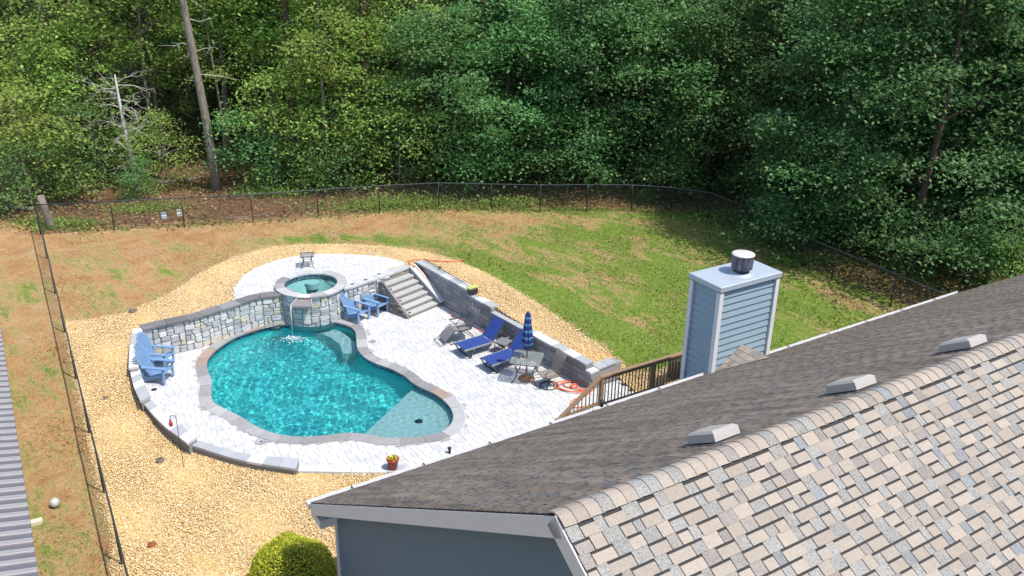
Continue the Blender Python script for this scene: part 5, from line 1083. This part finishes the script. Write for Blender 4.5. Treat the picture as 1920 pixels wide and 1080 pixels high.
def proto_pine(seed, H_, tr, bk, lean, dead):
    g = np.random.default_rng(seed); root = empty('tall_pine', (0, 0, 0)); zs = np.linspace(-.3, H_, 11); ax_ = lambda z: np.array([lean[0]*z+.1*math.sin(z*.35+seed), lean[1]*z, z])
    P(MB().tube([ax_(z) for z in zs], [tr*(1.2 if i == 0 else 1-.65*i/11) for i in range(11)], 10), 'trunk', BK[bk], root)
    mb = MB()
    for k in range(dead):
        z = g.uniform(2.5, H_*.6); a = g.uniform(0, 6.28); l_ = g.uniform(.5, 1.8); s0_ = ax_(z); e_ = s0_+np.array([math.cos(a)*l_, math.sin(a)*l_, g.uniform(-.3, .5)]); m_ = (s0_+e_)/2+np.array([0, 0, g.uniform(-.15, .2)]); mb.tube([s0_, m_, e_], [.028, .018, .006], 5, False)
        for q_ in range(3): f_ = e_+g.normal(0, .28, 3); mb.tube([m_+(e_-m_)*g.uniform(.2, .9), f_], [.011, .004], 4, False)
    if dead: P(mb, 'dead_branches', BK['white'], root)['kind'] = 'stuff'
    p = []
    for k in range(46):
        z = H_*g.uniform(.66, 1.02); a = g.uniform(0, 6.28); r_ = g.uniform(.4, 2.4)*(1.25-z/H_*.7); p.append(ax_(z)+np.array([math.cos(a)*r_, math.sin(a)*r_, 0])+g.normal(0, .28, (160, 3)))
    V_, F_ = leafquads(np.vstack(p), .22, g, .2, .14); link('crown', np_mesh('crown', V_, F_), LM['needle'], root); return root
PR['pine0'] = proto_pine(51, 19, .20, 'pale', (-.047, .0), 14); PR['pine1'] = proto_pine(52, 21, .20, 'dark', (.01, .0), 6)
LAB = {'bare': ('slim pale trunk with high leaves standing among the lit trees', 'slim pale trunks'), 'edge': ('rounded leafy tree at the sunny front of the woods', 'edge trees'), 'dark': ('dense dark green broadleaf tree in the woods beyond the fence', 'trees in the dense woods'), 'bright': ('slender light green tree with open foliage at the woods edge', 'light green slender trees'), 'low': ('small leafy understory tree growing low at the woods edge', 'understory trees'), 'pine': ('tall straight dark pine trunk rising among the leafy trees', 'dark pine trunks'), 'gum': ('large dark green tree with big leaves by the far right fence', 'large leaved dark trees')}
used = set()
def plant(kind, x, y, s=1.0, rz=None, label=None, group=None, sz=None):
    o = PR[kind] if kind not in used else copy_tree(PR[kind]); used.add(kind); key = ''.join(c for c in kind if not c.isdigit()); lb, gr_ = LAB[key]
    o.location = (x, y, float(hgt(x, y))-.02); o.rotation_euler = (0, 0, random.uniform(0, 6.28) if rz is None else rz); o.scale = (s, s, (sz or s)); o['category'] = 'tree'; o['label'] = label or lb
    if label is None: o['group'] = gr_
    elif 'group' in o: del o['group']
    if label is None and key == 'dark':
        o['label'], o['group'] = (('dark broadleaf tree deep in the woods behind the light green trees', 'dark trees behind the light green ones') if x < -3 else ('dark broadleaf tree deep in the woods behind the straight fence', 'dark trees behind the straight fence') if x < 8 else ('dark broadleaf tree deep in the woods beyond the far right fence', 'dark trees beyond the right fence'))
    return o
def px2(x, y): p = gp(x, y); return p[0], p[1]
# specials first
plant('pine0', *px2(404, 356), 1.0, 0.0, 'tall leaning pine with pale bare trunk just behind the fence')
# front edge, left: light open trees and understory
for kind, x, y, s, lb in [('low0', 60, 384, 1.1, 'leafy light green sapling behind the cut stump'), ('low1', 150, 368, 1.2, 'bushy sapling between the stump and the dead tree'), ('edge0', 190, 338, .85, 'rounded light green tree standing behind the white dead tree'), ('low0', 318, 352, .75, 'small sapling between the dead tree and the leaning pine'), ('low1', 470, 358, 1.1, 'low bush beside the leaning pine trunk, touching a brighter sapling'), ('low0', 520, 352, 1.15, 'bright leafy sapling leaning over the fence rail near the pine'), ('edge0', 640, 332, .95, 'rounded light green tree behind the fence opposite the spa'), ('low1', 655, 350, 1.1, 'rounded sapling at the fence straight behind the small glass side table'), ('low0', 750, 350, 1.1, 'light green sapling over the fence behind the hose end'), ('low1', 20, 400, .9, 'low bush growing beside the fallen grey log'), ('low1', 262, 372, .55, 'tiny bush at the foot of the dead tree'), ('low1', 590, 352, .9, 'small bush under the rounded tree opposite the spa'), ('edge0', 30, 352, .9, 'rounded leafy tree behind the fallen grey log'), ('bare0', 497, 300, 1.0, None), ('bare0', 622, 345, .9, None), ('bare0', 140, 330, .95, None), ('bare0', 548, 310, .9, None), ('bare0', 690, 318, 1.0, None), ('bare0', 300, 318, 1.0, None), ('bare0', 425, 322, .8, None)]:
    plant(kind, *px2(x, y), s, None, lb)
for kind, x, y, s, lb in [('edge1', 845, 345, .9, 'rounded green tree where the lit woods turn shady'), ('edge1', 950, 343, .95, 'dense green tree behind the straight part of the fence'), ('low1', 895, 360, 1.1, 'low dark bush leaning on the straight fence'), ('low1', 1010, 362, .9, 'shady low bush under the dense dark trees'), ('dark0', 1110, 345, .82, 'big spreading dark tree whose branches hang over the fence'), ('edge1', 1195, 352, 1.0, 'rounded green tree right beside the big spreading tree'), ('low1', 1240, 378, .8, 'low bush at the bend of the fence in deep shade')]:
    plant(kind, *px2(x, y), s, None, lb)
# right-hand mass nearer the house
for kind, x, y, s, lb in [('gum', 12.3, 32.9, .82, None), ('gum', 14.7, 30.4, .86, None), ('gum', 17.8, 33.4, 1.0, None), ('gum', 20.0, 31.8, .8, None), ('edge1', 12.2, 36.2, .95, 'rounded green tree at the fence before the large dark trees'), ('dark0', 12.0, 38.5, .9, None), ('gum', 19.5, 34.6, 1.05, None), ('dark1', 15.6, 38.5, 1.0, None), ('gum', 23.0, 31.4, .85, None), ('dark0', 23.5, 33.0, 1.0, None), ('dark2', 13.6, 33.8, .62, 'shorter tree in front of the large dark trees at the fence'), ('low1', 14.6, 30.2, .75, 'bush behind the fence post above the chimney'), ('low1', 16.2, 28.9, .7, 'bush past the last visible fence post near the roof'), ('low1', 12.2, 32.9, .55, 'small bush in the fence line in the lawn shadow'), ('low0', 17.6, 28.2, .6, 'light green bush at the end of the dark tree row by the roof edge'), ('dark2', 9.0, 39.6, .8, None), ('low1', 10.6, 35.6, .5, 'little bush where the fence turns towards the house')]:
    plant(kind, x, y, s, None, lb)
# deeper rows
g = np.random.default_rng(99)
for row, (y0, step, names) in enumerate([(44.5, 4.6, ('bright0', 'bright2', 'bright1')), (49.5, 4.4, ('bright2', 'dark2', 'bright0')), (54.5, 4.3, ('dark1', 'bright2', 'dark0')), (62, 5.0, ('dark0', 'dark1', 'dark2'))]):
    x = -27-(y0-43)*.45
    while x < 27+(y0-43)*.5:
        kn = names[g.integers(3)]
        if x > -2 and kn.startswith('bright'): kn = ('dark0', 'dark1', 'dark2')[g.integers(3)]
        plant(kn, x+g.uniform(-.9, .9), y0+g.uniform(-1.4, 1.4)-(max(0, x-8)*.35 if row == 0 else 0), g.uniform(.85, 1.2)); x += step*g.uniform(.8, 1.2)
for x, y in [(-19.3, 41.5), (-10.3, 41.0), (-7.0, 41.8), (-21.5, 43), (-13.5, 45), (-9.2, 42.5), (-6.3, 46), (-16.8, 47.5), (4.6, 44), (-2.5, 48), (-24, 48), (-11.2, 50)]: plant('pine1', x, y, g.uniform(.8, 1.1))
# dead white-branched tree
dt = px2(258, 356); o = empty('dead_tree', (*dt, float(hgt(*dt))), 0, 'dead tree with tangled white bare branches behind the fence', 'tree'); mb = MB(); g = np.random.default_rng(8)
P(MB().tube([(0, 0, -.2), (-.05, 0, 1.5), (-.18, 0, 3.2), (-.22, 0, 5.2)], [.12, .10, .075, .03], 8), 'trunk', BK['white'], o)
for k in range(34):
    z = g.uniform(1.2, 5.0); a = g.uniform(0, 6.28); s0_ = np.array([-.05*z, 0, z]); e_ = s0_+np.array([math.cos(a)*g.uniform(.5, 1.7), math.sin(a)*g.uniform(.3, 1.0), g.uniform(-.7, .7)]); m_ = (s0_+e_)/2+g.normal(0, .14, 3); mb.tube([s0_, m_, e_], [.026, .017, .006], 5, False)
    for q_ in range(4): f_ = e_+g.normal(0, .33, 3); b0_ = m_+(e_-m_)*g.uniform(0, 1); mb.tube([b0_, (b0_+f_)/2+g.normal(0, .07, 3), f_], [.011, .008, .003], 4, False)
P(mb, 'branches', BK['white'], o)['kind'] = 'stuff'
# cut stump, fallen logs, weeds
sp0 = px2(92, 428); o = empty('tree_stump', (*sp0, float(hgt(*sp0))), 0, 'tall leaning cut tree stump at the fence corner', 'stump'); P(MB().tube([(.12, 0, -.1), (.08, 0, .2), (-.02, 0, .8), (-.10, 0, 1.35)], [.24, .17, .145, .14], 12), 'trunk', BK['pale'], o); P(MB().lathe([(.13, 0), (.0001, .006)], (-.10, 0, 1.352), 14), 'cut_face', plain('cut_wood', (.42, .31, .19), .8, 0, .2, 12), o)
for a_, b_, r_, lb in (((0, 392), (62, 396), .12, 'fallen grey log lying past the fence corner stump'), ((290, 347), (380, 336), .08, 'thin fallen log on the leaf litter between the trunks'), ((420, 412), (500, 404), .04, 'thin pale fallen branch on the ground along the fence')):
    A_, B_ = gp(*a_), gp(*b_); o = MB().tube([A_+Z*r_*.8, (A_+B_)/2+Z*r_, B_+Z*r_*.8], [r_, r_*.9, r_*.7], 8).build('fallen_log', BK['pale'], None, (0, 0, 0)); tag(o, lb, 'log')
for px, lb, col in (((308, 410), 'small pale blue feeder box on the ground behind the fence', (.45, .55, .62)), ((337, 405), 'white open box on the ground behind the fence', (.55, .55, .55))):
    g0 = gp(*px); o = empty('box', tuple(g0), R(25), lb, 'box'); mm = plain('box_'+lb[:5].strip().replace(' ', '_'), col, .5); P(MB().box((0, 0, .075), (.20, .16, .15), bev=.01), 'box_body', mm, o); P(MB().box((.0, .09, .19), (.20, .02, .15), ((1, 0, 0), (0, .85, .5), (0, -.5, .85))), 'box_lid', mm, o)
weeds = []; g = np.random.default_rng(3)
for (x, y), n_, sp_ in [(px2(770, 384), 1000, 1.5), (px2(690, 390), 500, 1.1), (px2(940, 386), 500, .8), (px2(500, 366), 500, .8), (px2(1330, 412), 600, .9), (px2(1420, 452), 700, 1.1), (px2(1500, 492), 500, .8), (px2(100, 425), 500, 1.), (px2(260, 395), 400, 1.), (px2(1850, 478), 2200, 1.5)]:
    q_ = np.column_stack([x+g.normal(0, sp_, n_), y+g.normal(0, sp_*.4, n_)]); weeds.append(np.column_stack([q_, hgt(q_[:, 0], q_[:, 1])+np.abs(g.normal(0, .14, n_))]))
weeds = [np.vstack([w_, w_+np.array([.4, .15, .05])]) for w_ in weeds]; V_, F_ = leafquads(np.vstack(weeds), .12, g, .2); link('weeds', np_mesh('weeds', V_, F_), LM['bright'], kind='stuff', label='low green weeds and ground cover along the fence')
# fallen leaves and needles on the forest floor
n_ = 60000; q_ = np.column_stack([g.uniform(-34, 34, n_), g.uniform(26, 62, n_)]); k = sdf(q_[:, 0], q_[:, 1], FOR) > -.3; q_ = q_[k]; V_, F_ = leafquads(np.column_stack([q_, hgt(q_[:, 0], q_[:, 1])+.03]), .14, g, 2.0)
lf, t, b = nodes('leaf_litter'); ri = nn(t, 'ShaderNodeNewGeometry').outputs['Random Per Island']; t.links.new(ramp(t, ri, [(0, (.06, .03, .018)), (.5, (.18, .095, .05)), (.85, (.32, .19, .10)), (1, (.45, .33, .2))]), b.inputs['Base Color']); b.inputs['Roughness'].default_value = .9
link('leaf_litter', np_mesh('leaf_litter', V_, F_), lf, kind='stuff', label='brown fallen leaves covering the forest floor')
